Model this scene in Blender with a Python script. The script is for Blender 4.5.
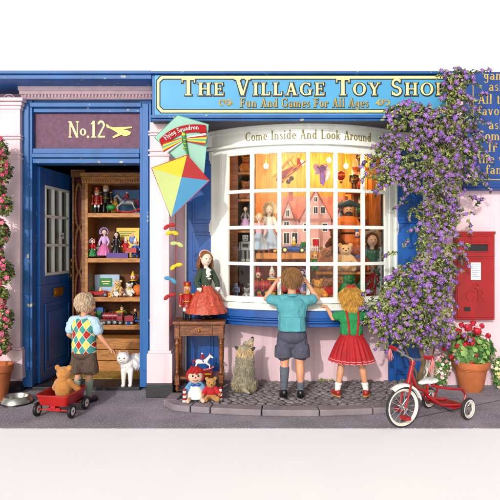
import bpy, bmesh, math, random
from mathutils import Vector, Matrix, Euler
rnd = random.Random(7)
R = math.radians
PI = math.pi
for o in list(bpy.data.objects): bpy.data.objects.remove(o)
scene = bpy.context.scene
COL = scene.collection

# ---------------------------------------------------------------- camera
F = 537.5                      # focal length in photo pixels (500 px wide photo)
EYE = 1.30; CAMY = -5.0; HZ = 245.0
cd = bpy.data.cameras.new('camera'); cam = bpy.data.objects.new('camera', cd); COL.objects.link(cam)
cam.location = (0, CAMY, EYE); cam.rotation_euler = (R(90), 0, 0)
cd.sensor_width = 36; cd.lens = 36*F/500; cd.shift_y = -(250-HZ)/500; cd.clip_end = 2000; cd.clip_start = .05
scene.camera = cam
# ---------------------------------------------------------------- sky and sun
SD = Vector((.33, 1.0, -.43)).normalized()          # the way the sunlight travels
w = bpy.data.worlds.new('World'); scene.world = w; w.use_nodes = True
nt = w.node_tree; nt.nodes.clear()
out = nt.nodes.new('ShaderNodeOutputWorld'); bg = nt.nodes.new('ShaderNodeBackground')
sky = nt.nodes.new('ShaderNodeTexSky'); sky.sky_type = 'NISHITA'; sky.sun_disc = False
sky.sun_elevation = math.asin(-SD.z); sky.sun_rotation = math.atan2(-SD.x, -SD.y)
sky.dust_density = 6.0; sky.air_density = 1.0; sky.ozone_density = 1.0; sky.altitude = 0
hs = nt.nodes.new('ShaderNodeHueSaturation'); hs.inputs['Saturation'].default_value = .35; hs.inputs['Value'].default_value = 1.0
nt.links.new(sky.outputs[0], hs.inputs['Color'])
# white cloud bank added only behind the shop, to whiten sky and street
tcw = nt.nodes.new('ShaderNodeTexCoord'); sp = nt.nodes.new('ShaderNodeSeparateXYZ'); nt.links.new(tcw.outputs['Generated'], sp.inputs[0])
mrg = nt.nodes.new('ShaderNodeMapRange'); mrg.inputs['From Min'].default_value = -.1; mrg.inputs['From Max'].default_value = .45; nt.links.new(sp.outputs['Y'], mrg.inputs['Value'])
cn = nt.nodes.new('ShaderNodeTexNoise'); cn.inputs['Scale'].default_value = 3.5; cn.inputs['Detail'].default_value = 8; nt.links.new(tcw.outputs['Generated'], cn.inputs['Vector'])
cr = nt.nodes.new('ShaderNodeValToRGB'); cr.color_ramp.elements[0].position = .3; cr.color_ramp.elements[1].position = .6
cr.color_ramp.elements[0].color = (8.8, 8.85, 8.95, 1); cr.color_ramp.elements[1].color = (9.6, 9.62, 9.65, 1); nt.links.new(cn.outputs['Fac'], cr.inputs[0])
mxw = nt.nodes.new('ShaderNodeMixRGB'); nt.links.new(mrg.outputs[0], mxw.inputs[0]); nt.links.new(hs.outputs[0], mxw.inputs[1]); nt.links.new(cr.outputs[0], mxw.inputs[2])
nt.links.new(mxw.outputs[0], bg.inputs['Color'])
bg.inputs['Strength'].default_value = .15
nt.links.new(bg.outputs[0], out.inputs['Surface'])
sl = bpy.data.lights.new('sun', 'SUN'); sl.energy = 2.5; sl.angle = R(1.0); sl.color = (1, .965, .91)
so = bpy.data.objects.new('sun', sl); COL.objects.link(so); so.rotation_euler = SD.to_track_quat('-Z', 'Y').to_euler(); so.location = (-3, -8, 5)
scene.view_settings.view_transform = 'Standard'; scene.view_settings.look = 'None'
scene.view_settings.gamma = 1; scene.view_settings.use_curve_mapping = False
scene.view_settings.exposure = -0.42

# ---------------------------------------------------------------- helpers
def lin(h):
    if not isinstance(h, str): return tuple(h)
    h = h.lstrip('#'); v = [int(h[i:i+2], 16)/255 for i in (0, 2, 4)]
    return tuple(c/12.92 if c <= .04045 else ((c+.055)/1.055)**2.4 for c in v)
def WP(px, py, y=0.0):         # a point seen at photo pixel px,py whose depth coordinate is y
    d = y-CAMY
    return Vector(((px-250)*d/F, y, EYE+(HZ-py)*d/F))
def GP(px, py, z=0.0):         # ground point under a photo pixel
    d = (EYE-z)*F/(py-HZ)
    return Vector(((px-250)*d/F, d+CAMY, z))

MATS = {}
def M(name, col, rough=.55, var=.12, vs=6, bump=.15, bs=60, metal=0, coat=0, speck=None, emit=None, sheen=0, stretch=None, streak=None):
    if name in MATS: return MATS[name]
    m = bpy.data.materials.new(name); m.use_nodes = True; n = m.node_tree; b = n.nodes['Principled BSDF']
    c = lin(col)
    tc = n.nodes.new('ShaderNodeTexCoord'); src = tc.outputs['Object']
    if stretch:
        mp = n.nodes.new('ShaderNodeMapping'); mp.inputs['Scale'].default_value = stretch
        n.links.new(src, mp.inputs['Vector']); src = mp.outputs[0]
    nz = n.nodes.new('ShaderNodeTexNoise'); nz.inputs['Scale'].default_value = vs; nz.inputs['Detail'].default_value = 6
    n.links.new(src, nz.inputs['Vector'])
    rp = n.nodes.new('ShaderNodeValToRGB'); rp.color_ramp.elements[0].position = .3; rp.color_ramp.elements[1].position = .7
    rp.color_ramp.elements[0].color = (*[x*(1-var*1.5) for x in c], 1); rp.color_ramp.elements[1].color = (*[min(1, x*(1+var)) for x in c], 1)
    n.links.new(nz.outputs['Fac'], rp.inputs[0]); cs = rp.outputs[0]
    if speck:                   # (colour, scale, threshold)
        v = n.nodes.new('ShaderNodeTexNoise'); v.inputs['Scale'].default_value = speck[1]; v.inputs['Detail'].default_value = 3
        n.links.new(tc.outputs['Object'], v.inputs['Vector'])
        r2 = n.nodes.new('ShaderNodeValToRGB'); r2.color_ramp.elements[0].position = speck[2]; r2.color_ramp.elements[1].position = speck[2]+.04
        r2.color_ramp.elements[0].color = (0, 0, 0, 1); r2.color_ramp.elements[1].color = (1, 1, 1, 1)
        n.links.new(v.outputs['Fac'], r2.inputs[0])
        mx = n.nodes.new('ShaderNodeMixRGB'); mx.inputs[2].default_value = (*lin(speck[0]), 1)
        n.links.new(r2.outputs[0], mx.inputs[0]); n.links.new(cs, mx.inputs[1]); cs = mx.outputs[0]
    if streak:                  # rain streaks and grime, stretched down the wall
        mp2 = n.nodes.new('ShaderNodeMapping'); mp2.inputs['Scale'].default_value = (9, 9, .7); n.links.new(tc.outputs['Object'], mp2.inputs['Vector'])
        v2 = n.nodes.new('ShaderNodeTexNoise'); v2.inputs['Scale'].default_value = 1.6; v2.inputs['Detail'].default_value = 9; n.links.new(mp2.outputs[0], v2.inputs['Vector'])
        r3 = n.nodes.new('ShaderNodeValToRGB'); r3.color_ramp.elements[0].position = .50; r3.color_ramp.elements[1].position = .78
        r3.color_ramp.elements[0].color = (0, 0, 0, 1); r3.color_ramp.elements[1].color = (streak[1],)*3+(1,); n.links.new(v2.outputs['Fac'], r3.inputs[0])
        mx2 = n.nodes.new('ShaderNodeMixRGB'); mx2.inputs[2].default_value = (*lin(streak[0]), 1)
        n.links.new(r3.outputs[0], mx2.inputs[0]); n.links.new(cs, mx2.inputs[1]); cs = mx2.outputs[0]
    n.links.new(cs, b.inputs['Base Color'])
    b.inputs['Roughness'].default_value = rough; b.inputs['Metallic'].default_value = metal
    b.inputs['Coat Weight'].default_value = coat; b.inputs['Sheen Weight'].default_value = sheen
    if bump:
        n2 = n.nodes.new('ShaderNodeTexNoise'); n2.inputs['Scale'].default_value = bs; n2.inputs['Detail'].default_value = 5
        n.links.new(src, n2.inputs['Vector'])
        bp = n.nodes.new('ShaderNodeBump'); bp.inputs['Strength'].default_value = bump; bp.inputs['Distance'].default_value = .01
        n.links.new(n2.outputs['Fac'], bp.inputs['Height']); n.links.new(bp.outputs[0], b.inputs['Normal'])
    if emit:
        b.inputs['Emission Color'].default_value = (*lin(emit[0]), 1); b.inputs['Emission Strength'].default_value = emit[1]
    MATS[name] = m; return m
def wood(name, dark, light, scale=6, rough=.5, stretch=(1, 8, 8)):
    if name in MATS: return MATS[name]
    m = M(name, light, rough, .1, 5, .15, 40, stretch=stretch)
    n = m.node_tree; b = n.nodes['Principled BSDF']; tc = [x for x in n.nodes if x.type == 'TEX_COORD'][0]
    mp = n.nodes.new('ShaderNodeMapping'); mp.inputs['Scale'].default_value = stretch
    wv = n.nodes.new('ShaderNodeTexNoise'); wv.inputs['Scale'].default_value = scale; wv.inputs['Detail'].default_value = 8; wv.inputs['Distortion'].default_value = 1.2
    rp = n.nodes.new('ShaderNodeValToRGB'); rp.color_ramp.elements[0].position = .35; rp.color_ramp.elements[1].position = .65
    rp.color_ramp.elements[0].color = (*lin(dark), 1); rp.color_ramp.elements[1].color = (*lin(light), 1)
    n.links.new(tc.outputs['Object'], mp.inputs['Vector']); n.links.new(mp.outputs[0], wv.inputs['Vector'])
    n.links.new(wv.outputs['Fac'], rp.inputs[0]); n.links.new(rp.outputs[0], b.inputs['Base Color'])
    return m
def glass_mat():
    m = bpy.data.materials.new('window_glass'); m.use_nodes = True; n = m.node_tree; n.nodes.clear()
    o = n.nodes.new('ShaderNodeOutputMaterial'); t = n.nodes.new('ShaderNodeBsdfTransparent'); g = n.nodes.new('ShaderNodeBsdfGlossy')
    t.inputs[0].default_value = (.96, .97, .96, 1); g.inputs['Roughness'].default_value = .03
    f = n.nodes.new('ShaderNodeFresnel'); f.inputs[0].default_value = 1.35; x = n.nodes.new('ShaderNodeMixShader')
    n.links.new(f.outputs[0], x.inputs[0]); n.links.new(t.outputs[0], x.inputs[1]); n.links.new(g.outputs[0], x.inputs[2]); n.links.new(x.outputs[0], o.inputs[0])
    return m
GLASS = glass_mat()

class MB:
    def __init__(s): s.v = []; s.f = []; s.m = []
    def add(s, vs, fs, m=0):
        o = len(s.v); s.v += [tuple(v) for v in vs]; s.f += [tuple(i+o for i in f) for f in fs]; s.m += [m]*len(fs); return s
    def box(s, x0, x1, y0, y1, z0, z1, m=0, rz=0, c=None):
        vs = [Vector((x, y, z)) for z in (z0, z1) for y in (y0, y1) for x in (x0, x1)]
        if rz:
            c = Vector(c) if c else Vector(((x0+x1)/2, (y0+y1)/2, 0)); q = Matrix.Rotation(rz, 3, 'Z'); vs = [q@(v-c)+c for v in vs]
        return s.add(vs, [(0, 2, 3, 1), (4, 5, 7, 6), (0, 1, 5, 4), (2, 6, 7, 3), (0, 4, 6, 2), (1, 3, 7, 5)], m)
    def tube(s, pts, rad, seg=8, m=0, closed=False):
        pts = [Vector(p) for p in pts]; n = len(pts)
        if not isinstance(rad, (list, tuple)): rad = [rad]*n
        vs = []; up = None
        for i, p in enumerate(pts):
            if closed: t = pts[(i+1) % n]-pts[i-1]
            else: t = pts[min(i+1, n-1)]-pts[max(i-1, 0)]
            if t.length < 1e-9: t = Vector((0, 0, 1))
            t.normalize()
            if up is None: up = Vector((0, 0, 1)) if abs(t.z) < .9 else Vector((1, 0, 0))
            a = t.cross(up)
            if a.length < 1e-4: a = t.orthogonal()
            a.normalize(); b = a.cross(t).normalized(); up = b
            for k in range(seg):
                q = 2*PI*k/seg; vs.append(p+(a*math.cos(q)+b*math.sin(q))*rad[i])
        fs = []
        for i in range(n if closed else n-1):
            j = (i+1) % n
            for k in range(seg):
                l = (k+1) % seg; fs.append((i*seg+k, i*seg+l, j*seg+l, j*seg+k))
        if not closed: fs.append(tuple(range(seg-1, -1, -1))); fs.append(tuple((n-1)*seg+k for k in range(seg)))
        return s.add(vs, fs, m)
    def cyl(s, p0, p1, r0, r1=None, seg=16, m=0): return s.tube([p0, p1], [r0, r0 if r1 is None else r1], seg, m)
    def ell(s, c, r, m=0, seg=16, rings=10, rot=None, fn=None):
        if not isinstance(r, (list, tuple)): r = (r, r, r)
        q = Euler(rot).to_matrix() if rot else None; c = Vector(c); vs = []
        for i in range(rings+1):
            th = PI*i/rings
            for k in range(seg):
                ph = 2*PI*k/seg; v = Vector((math.sin(th)*math.cos(ph)*r[0], math.sin(th)*math.sin(ph)*r[1], math.cos(th)*r[2]))
                vs.append((q@v if q else v)+c)
        fs = []
        for i in range(rings):
            for k in range(seg):
                l = (k+1) % seg; a, b, e, d = i*seg+k, (i+1)*seg+k, (i+1)*seg+l, i*seg+l
                fs.append((a, b, e) if i == 0 else ((a, b, d) if i == rings-1 else (a, b, e, d)))
        return s.add(vs, fs, m)
    def cap(s, p0, p1, r0, r1=None, m=0, seg=12):
        r1 = r0 if r1 is None else r1; p0 = Vector(p0); p1 = Vector(p1); d = p1-p0; L = d.length; t = d/L if L > 1e-9 else Vector((0, 0, 1))
        pts = []; rr = []
        for a in (-85, -60, -30): pts.append(p0+t*r0*math.sin(R(a))); rr.append(r0*math.cos(R(a)))
        pts += [p0, p1]; rr += [r0, r1]
        for a in (30, 60, 85): pts.append(p1+t*r1*math.sin(R(a))); rr.append(r1*math.cos(R(a)))
        return s.tube(pts, rr, seg, m)
    def lathe(s, prof, c=(0, 0, 0), seg=24, m=0, fn=None, rot=None):
        c = Vector(c); vs = []; n = len(prof); q = Euler(rot).to_matrix() if rot else None
        for i, (r, z) in enumerate(prof):
            for k in range(seg):
                a = 2*PI*k/seg; rr = fn(i, a, r) if fn else r; v = Vector((math.cos(a)*rr, math.sin(a)*rr, z)); vs.append((q@v if q else v)+c)
        fs = [(i*seg+k, i*seg+(k+1) % seg, (i+1)*seg+(k+1) % seg, (i+1)*seg+k) for i in range(n-1) for k in range(seg)]
        if prof[0][0] > 1e-4: fs.append(tuple(range(seg-1, -1, -1)))
        if prof[-1][0] > 1e-4: fs.append(tuple((n-1)*seg+k for k in range(seg)))
        return s.add(vs, fs, m)
    def prism(s, poly, fn, d0, d1, m=0):        # fn(u,v,depth) -> point
        n = len(poly); vs = [fn(u, v, d1) for u, v in poly]+[fn(u, v, d0) for u, v in poly]
        fs = [tuple(range(n)), tuple(range(2*n-1, n-1, -1))]+[(i, i+n, (i+1) % n+n, (i+1) % n) for i in range(n)]
        return s.add(vs, fs, m)
    def torus(s, c, r, t, m=0, seg=28, ts=8, rot=None):
        q = Euler(rot).to_matrix() if rot else Matrix.Identity(3)
        pts = [Vector(c)+q@Vector((math.cos(2*PI*k/seg)*r, math.sin(2*PI*k/seg)*r, 0)) for k in range(seg)]
        return s.tube(pts, t, ts, m, closed=True)
    def build(s, name, mats, parent=None, smooth=True, bevel=0, voxel=0, sm=4, subd=0, label=None, loc=None, ang=40, disp=None):
        me = bpy.data.meshes.new(name); me.from_pydata(s.v, [], s.f)
        if not isinstance(mats, (list, tuple)): mats = [mats]
        for m in mats: me.materials.append(m)
        me.polygons.foreach_set('material_index', s.m)
        bm = bmesh.new(); bm.from_mesh(me)
        if not voxel: bmesh.ops.remove_doubles(bm, verts=bm.verts, dist=1e-6)
        bmesh.ops.recalc_face_normals(bm, faces=bm.faces)
        if smooth:
            for f in bm.faces: f.smooth = True
            for e in bm.edges:
                if len(e.link_faces) != 2 or e.calc_face_angle(0) > R(ang): e.smooth = False
        bm.to_mesh(me); bm.free()
        o = bpy.data.objects.new(name, me); COL.objects.link(o)
        if parent: o.parent = parent
        if loc: o.location = loc
        if label: o['label'] = label
        if bevel:
            b = o.modifiers.new('bevel', 'BEVEL'); b.width = bevel; b.segments = 2; b.limit_method = 'ANGLE'; b.angle_limit = R(40)
        if voxel:
            r = o.modifiers.new('remesh', 'REMESH'); r.mode = 'VOXEL'; r.voxel_size = voxel; r.use_smooth_shade = True
            if sm: t = o.modifiers.new('smooth', 'SMOOTH'); t.factor = .5; t.iterations = sm
            if disp:
                tx = bpy.data.textures.new(name+'_folds', 'CLOUDS'); tx.noise_scale = disp[0]
                dm = o.modifiers.new('folds', 'DISPLACE'); dm.texture = tx; dm.strength = disp[1]; dm.mid_level = .5; dm.texture_coords = 'LOCAL'
        return o
USED = set()
def thing(name, label, cat, loc=(0, 0, 0), rz=0, group=None, scale=1):
    o = bpy.data.objects.new(name, None); COL.objects.link(o); o.empty_display_size = .05
    o.location = loc; o.rotation_euler = (0, 0, rz) if not isinstance(rz, tuple) else rz; o.scale = (scale,)*3
    o['label'] = label; o['category'] = cat
    if group: o['group'] = group
    return o
def tag(o, label, cat, group=None):
    o['label'] = label; o['category'] = cat
    if group: o['group'] = group
    return o
def struct(o, kind='structure'): o['kind'] = kind; return o
def dup(root, loc, rz=None, label=None, scale=None):
    r = root.copy(); COL.objects.link(r); r.location = loc
    if rz is not None: r.rotation_euler = (0, 0, rz)
    if label: r['label'] = label
    if scale: r.scale = (scale,)*3
    for ch in root.children:
        c = ch.copy(); COL.objects.link(c); c.parent = r
        for g in ch.children:
            d = g.copy(); COL.objects.link(d); d.parent = c
    return r

# ---------------------------------------------------------------- lettering (strokes with serifs)
T = .17; t_ = .07
def v(x, a=0, b=1, w=T): return ('v', x, a, b, w)
def h(a, b, y, w=t_): return ('h', a, b, y, w)
def d(x0, y0, x1, y1, w=T): return ('d', x0, y0, x1, y1, w)
def s(x, y, w=.34): return ('s', x, y, w)
def a(cx, cy, rx, ry, a0=0, a1=360, k=T, n=t_): return ('a', cx, cy, rx, ry, a0, a1, k, n)
def dot(x, y, r=.09): return ('a', x, y, r*.5, r*.5, 0, 360, r, r)
X = .62
GL = {
 'T': (.80, [v(.39), h(.04, .74, .965), v(.065, .78, .93, .05), v(.715, .78, .93, .05), s(.39, 0)]),
 'H': (.90, [v(.17), v(.70), h(.25, .62, .5), s(.17, 0), s(.17, 1), s(.70, 0), s(.70, 1)]),
 'E': (.74, [v(.18), h(.18, .62, .965), h(.18, .5, .5), h(.18, .66, .035), v(.61, .78, .93, .05), v(.65, .07, .24, .05), v(.5, .39, .61, .05), s(.15, 0, .26), s(.15, 1, .26)]),
 'F': (.70, [v(.18), h(.18, .62, .965), h(.18, .5, .5), v(.61, .78, .93, .05), v(.5, .39, .61, .05), s(.18, 0), s(.15, 1, .26)]),
 'V': (.84, [d(.16, 1, .43, 0), d(.70, 1, .44, 0, .08), s(.16, 1), s(.70, 1, .26)]),
 'I': (.40, [v(.2), s(.2, 0), s(.2, 1)]),
 'L': (.68, [v(.18), h(.18, .6, .035), v(.6, .07, .28, .05), s(.18, 1), s(.15, 0, .26)]),
 'A': (.86, [d(.42, 1, .16, 0, .08), d(.42, 1, .70, 0), h(.24, .6, .33), s(.15, 0, .26), s(.70, 0)]),
 'G': (.86, [a(.43, .5, .34, .47, 42, 322), v(.70, .06, .40, .14), h(.56, .84, .42, .05), v(.68, .74, .95, .05)]),
 'C': (.80, [a(.43, .5, .34, .47, 42, 320), v(.69, .74, .95, .05)]),
 'O': (.90, [a(.45, .5, .35, .47)]),
 'Y': (.84, [d(.15, 1, .42, .45), d(.70, 1, .43, .45, .08), v(.42, 0, .47), s(.42, 0), s(.15, 1), s(.70, 1, .26)]),
 'S': (.64, [a(.31, .735, .2, .22, 25, 270, .12, .12), a(.31, .265, .21, .235, -155, 90, .12, .12), v(.49, .76, .97, .05), v(.1, .03, .24, .05)]),
 'P': (.72, [v(.18), a(.34, .73, .25, .235, -90, 90), h(.18, .35, .965), h(.18, .35, .495), s(.18, 0), s(.15, 1, .26)]),
 'R': (.80, [v(.18), a(.34, .73, .25, .235, -90, 90), h(.18, .35, .965), h(.18, .35, .495), d(.38, .5, .66, 0, .15), s(.18, 0), s(.15, 1, .26), s(.7, 0, .2)]),
 'N': (.90, [v(.17, 0, 1, .08), v(.73, 0, 1, .08), d(.17, 1, .73, 0), s(.17, 0, .26), s(.14, 1, .26), s(.73, 1, .26)]),
 '1': (.46, [v(.25), s(.25, 0), d(.08, .8, .25, .97, .1)]),
 '2': (.66, [a(.31, .74, .2, .22, -20, 165, .13, .13), d(.5, .68, .12, .06, .12), h(.08, .58, .05, .1)]),
 'o': (.62, [a(.31, .31, .2, .28)]),
 'n': (.70, [v(.15, 0, X, .15), a(.33, .36, .18, .21, 0, 150, .12, .07), v(.51, 0, .38, .15), s(.15, 0, .26), s(.51, 0, .26), s(.12, X, .16)]),
 'm': (1.02, [v(.15, 0, X, .15), a(.32, .36, .16, .21, 0, 150, .12, .07), v(.48, 0, .38, .15), a(.65, .36, .16, .21, 0, 150, .12, .07), v(.82, 0, .38, .15), s(.15, 0, .24), s(.48, 0, .22), s(.82, 0, .24), s(.12, X, .16)]),
 'u': (.70, [v(.15, .22, X, .15), a(.33, .24, .18, .2, 180, 340, .12, .07), v(.51, 0, X, .15), s(.12, X, .18), s(.48, X, .16), s(.55, 0, .16)]),
 'd': (.68, [a(.28, .31, .18, .28), v(.48, 0, 1, .15), s(.45, 1, .18), s(.53, 0, .18)]),
 'q': (.68, [a(.28, .31, .18, .28), v(.48, -.35, X, .15), s(.48, -.35, .26)]),
 'a': (.60, [v(.43, 0, .42, .15), a(.28, .41, .17, .18, 0, 150, .12, .07), a(.26, .18, .16, .15), s(.49, 0, .16)]),
 'e': (.58, [a(.3, .31, .2, .28, 5, 318), h(.14, .5, .34, .06)]),
 's': (.48, [a(.24, .46, .13, .13, 25, 270, .1, .08), a(.24, .17, .13, .14, -155, 90, .1, .08)]),
 'r': (.52, [v(.15, 0, X, .15), a(.33, .38, .17, .2, 45, 150, .12, .07), dot(.42, .5, .09), s(.15, 0, .28), s(.12, X, .16)]),
 'l': (.34, [v(.16, 0, 1, .15), s(.16, 0, .28), s(.13, 1, .18)]),
 'i': (.34, [v(.16, 0, X, .15), s(.16, 0, .28), s(.13, X, .18), dot(.16, .86, .09)]),
 'k': (.66, [v(.15, 0, 1, .15), d(.5, X, .2, .28, .07), d(.26, .38, .52, 0, .13), s(.15, 0, .26), s(.12, 1, .18), s(.5, X, .2), s(.55, 0, .2)]),
 'g': (.62, [a(.27, .36, .16, .22), v(.46, -.1, .58, .11), a(.28, -.1, .18, .2, 190, 360, .1, .07), h(.42, .58, .56, .06)]),
 'y': (.62, [d(.12, X, .32, .02, .14), d(.5, X, .2, -.3, .07), s(.12, X, .24), s(.5, X, .2), dot(.16, -.28, .09)]),
 'v': (.60, [d(.12, X, .3, 0, .14), d(.48, X, .3, 0, .07), s(.12, X, .24), s(.48, X, .2)]),
 'w': (.86, [d(.12, X, .28, 0, .14), d(.42, X, .28, 0, .07), d(.42, X, .58, 0, .14), d(.74, X, .58, 0, .07), s(.12, X, .24), s(.74, X, .2)]),
 'f': (.44, [v(.18, 0, .8, .15), a(.32, .8, .14, .16, 20, 180, .12, .07), dot(.42, .84, .08), h(.04, .36, .59, .06), s(.18, 0, .3)]),
 't': (.42, [v(.18, .06, .82, .15), h(.04, .38, .59, .06), a(.28, .12, .12, .1, 190, 300, .1, .07)]),
 'h': (.70, [v(.15, 0, 1, .15), a(.33, .36, .18, .21, 0, 150, .12, .07), v(.51, 0, .38, .15), s(.15, 0, .26), s(.51, 0, .26), s(.12, 1, .18)]),
 'c': (.54, [a(.29, .31, .2, .28, 45, 318), dot(.43, .5, .08)]),
 'b': (.66, [a(.34, .31, .18, .28), v(.14, 0, 1, .15), s(.11, 1, .18)]),
 '.': (.24, [dot(.1, .06, .12)]),
}
def twidth(txt, smallcaps=False, track=0, space=.42):
    x = 0
    for ch in txt:
        if ch == ' ': x += space; continue
        k = 1
        if smallcaps and ch.islower(): ch = ch.upper(); k = .77
        x += GL[ch][0]*k+track
    return x
def text(mb, txt, H, fn, m=0, grow=0, smallcaps=False, track=0, wid=1, depth=.002, space=.42, x0=0):
    """fn(u,v,depth)->point, u,v in metres from the start of the baseline"""
    x = x0; n = 0
    for ch in txt:
        if ch == ' ': x += space*H*wid; continue
        k = H
        if smallcaps and ch.islower(): ch = ch.upper(); k = H*.77
        adv, pr = GL[ch]
        def q(u, vv): return (x+u*k*wid, vv*k)
        for p in pr:
            n += 1; dd = depth+.00012*(n % 9); g = grow
            polys = []
            if p[0] == 'v':
                _, cx, y0, y1, wd = p; w2 = wd/2
                polys.append([(cx-w2, y0), (cx+w2, y0), (cx+w2, y1), (cx-w2, y1)])
            elif p[0] == 'h':
                _, u0, u1, y, wd = p; polys.append([(u0, y-wd/2), (u1, y-wd/2), (u1, y+wd/2), (u0, y+wd/2)])
            elif p[0] == 's':
                _, cx, y, wd = p; yy = y-.055 if y > .3 else y; polys.append([(cx-wd/2, yy), (cx+wd/2, yy), (cx+wd/2, yy+.055), (cx-wd/2, yy+.055)])
            elif p[0] == 'd':
                _, u0, y0, u1, y1, wd = p; w2 = wd/2*(1+.15*abs((u1-u0)/(y1-y0)))
                A = [(u0-w2, y0), (u0+w2, y0), (u1+w2, y1), (u1-w2, y1)]; polys.append(A)
            else:
                _, cx, cy, rx, ry, a0, a1, kk, nn = p; ns = max(4, int(abs(a1-a0)/(15 if H > .05 else 24)))
                inner = []; outer = []
                for i in range(ns+1):
                    an = R(a0+(a1-a0)*i/ns); c_, s_ = math.cos(an), math.sin(an); wd = nn+(kk-nn)*c_*c_
                    L = math.hypot(c_, s_); hw = wd/2+grow/k
                    outer.append((cx+c_*(rx+hw), cy+s_*(ry+hw))); inner.append((cx+c_*max(0, rx-hw), cy+s_*max(0, ry-hw)))
                for i in range(ns): mb.prism([q(*outer[i]), q(*outer[i+1]), q(*inner[i+1]), q(*inner[i])], fn, 0, dd, m)
                continue
            for A in polys:
                if g:
                    gx = g/k; cy = sum(b[1] for b in A)/4; 
                    half = len(A)//2
                    B = []
                    cxs = sum(b[0] for b in A)/4
                    for (u, vv) in A:
                        if p[0] == 'd':
                            top = vv > cy; mid = (A[0][0]+A[1][0])/2 if vv == A[0][1] else (A[2][0]+A[3][0])/2
                            B.append((u+(gx*1.2 if u > mid else -gx*1.2), vv+(gx if top else -gx)))
                        else: B.append((u+(gx if u > cxs else -gx), vv+(gx if vv > cy else -gx)))
                    A = B
                mb.prism([q(*b) for b in A], fn, 0, dd, m)
        x += adv*k*wid+track*H
    return x
def flat(x0, z0, y0): return lambda u, vv, dd: Vector((x0+u, y0-dd, z0+vv))
# ================================================================ MATERIALS
pink = M('pink_render', '#e2c4cd', .85, .05, 3, .3, 45, streak=('#b79ba3', .55))
pink_trim = M('pink_trim', '#e1c6cd', .65, .05, 5, .15, 40, streak=('#b49ba0', .5))
blue = M('blue_paint', '#0a5698', .5, .16, 5, .15, 30, coat=.0, speck=('#a7a48c', 15, .672), stretch=(1, 1, .25))
blue2 = M('blue_gloss', '#0b4f9c', .4, .16, 4, .12, 25, coat=.1, streak=('#0a3266', .6))
bluedoor = M('door_navy', '#1c60ab', .4, .16, 4, .12, 25, coat=.1, streak=('#0f3f78', .6))
skyb = M('sign_sky_blue', '#3c93c0', .5, .07, 4, .08, 60)
navyb = M('board_navy', '#123f86', .5, .14, 6, .1, 50)
cream = M('cream_gold', '#f3dc94', .5, .08, 12, .05)
goldp = M('gold_paint', '#c9a84f', .4, .15, 20, .05, metal=.3)
black = M('black_outline', '#15171c', .6, .1)
white = M('white_gloss_paint', '#e9ebe4', .4, .03, 4, .1, 30, streak=('#c3c4b8', .5))
lead_shade = M('lead_roof_and_shade', '#35333a', .6, .2, 8, .2, 20)
plinth = M('plinth_black', '#2b2b30', .6, .25, 8, .25, 40)
plum = M('plum_transom', '#5e3450', .6, .2, 30, .2, 90)
brass = M('brass', '#c89b33', .25, .12, 20, .03, metal=.9)
brown = wood('shop_joinery', '#5a3415', '#8e5a2a', 4, .5, (1, 1, 9))
shelfw = wood('shelf_wood', '#8f5a25', '#c08240', 4, .5, (2, 9, 9))
darkw = M('dark_interior', '#6e4526', .8, .2, 5, .1)
maroon = M('maroon_panel', '#5e1420', .7, .15)
orangew = wood('orange_panelling', '#a8621a', '#d68a2e', 5, .5, (9, 9, 1))
greenb = M('green_baize', '#2b7a44', .9, .12, 20, .2, 80)
# ================================================================ GROUND
tarmac = M('tarmac', '#8f8892', .85, .2, 3.5, .7, 110, speck=('#c6c0c9', 85, .60), streak=None)
pale = M('pale_stone_street', '#fcfcfe', .9, .005, 2, .03, 60)
g = MB().box(-400, 400, -400, 600, -.6, -.004); struct(g.build('ground', pale, smooth=False))
g = MB().box(-3.4, 3.2, -1.185, -.02, -.3, 0); struct(g.build('pavement', tarmac, smooth=False))
g = MB()                                            # joint lines scored in the tarmac on the right
for (p, q_) in (((399, 421), (520, 396)), ((440, 405), (452, 412)), ((0, 408), (36, 403))):
    A = GP(*p, z=.002); B = GP(*q_, z=.002); n = (B-A).cross(Vector((0, 0, 1))).normalized()*.006
    g.add([A-n, A+n, B+n, B-n], [(0, 1, 2, 3)])
struct(g.build('pavement_joint', M('joint_tar', '#5a5660', .9), smooth=False))
cob = M('cobble_stone', '#786f73', .6, .28, 9, .4, 70)
mort = M('cobble_mortar', '#33302f', .95, .2, 20, .3, 60)
kerbm = M('kerb_stone', '#877d83', .75, .15, 7, .35, 60)
# apron outline (outer top edge)
apron = [Vector((-.66, -.42)), Vector((-.70, -.66)), Vector((-.60, -.80))]
for i in range(1, 14):
    u = i/14; apron.append(Vector((-.60+1.92*u, -.80-.135*math.sin(PI*u)**.9)))
apron += [Vector((1.34, -.74)), Vector((1.50, -.5)), Vector((1.58, -.25)), Vector((1.60, -.02))]
poly = [(-.66, -.015)]+[(p.x, p.y) for p in apron]
g = MB(); g.prism([(x*.965+.015, y*.94-.001) for x, y in poly], lambda a_, b_, d_: Vector((a_, b_, d_)), .001, .034)
struct(g.build('cobble_bed', mort, smooth=False))
def inside(x, y, off=.0):
    n = len(poly); c = False
    for i in range(n):
        x0, y0 = poly[i]; x1, y1 = poly[i-1]
        if (y0 > y) != (y1 > y) and x < (x1-x0)*(y-y0)/(y1-y0)+x0: c = not c
    if not c: return False
    for i in range(len(apron)-1):
        A, B = apron[i], apron[i+1]; ab = B-A; tt = max(0, min(1, (Vector((x, y))-A).dot(ab)/ab.length_squared))
        if (Vector((x, y))-A-ab*tt).length < off: return False
    return True
g = MB(); r_ = random.Random(3)
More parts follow.
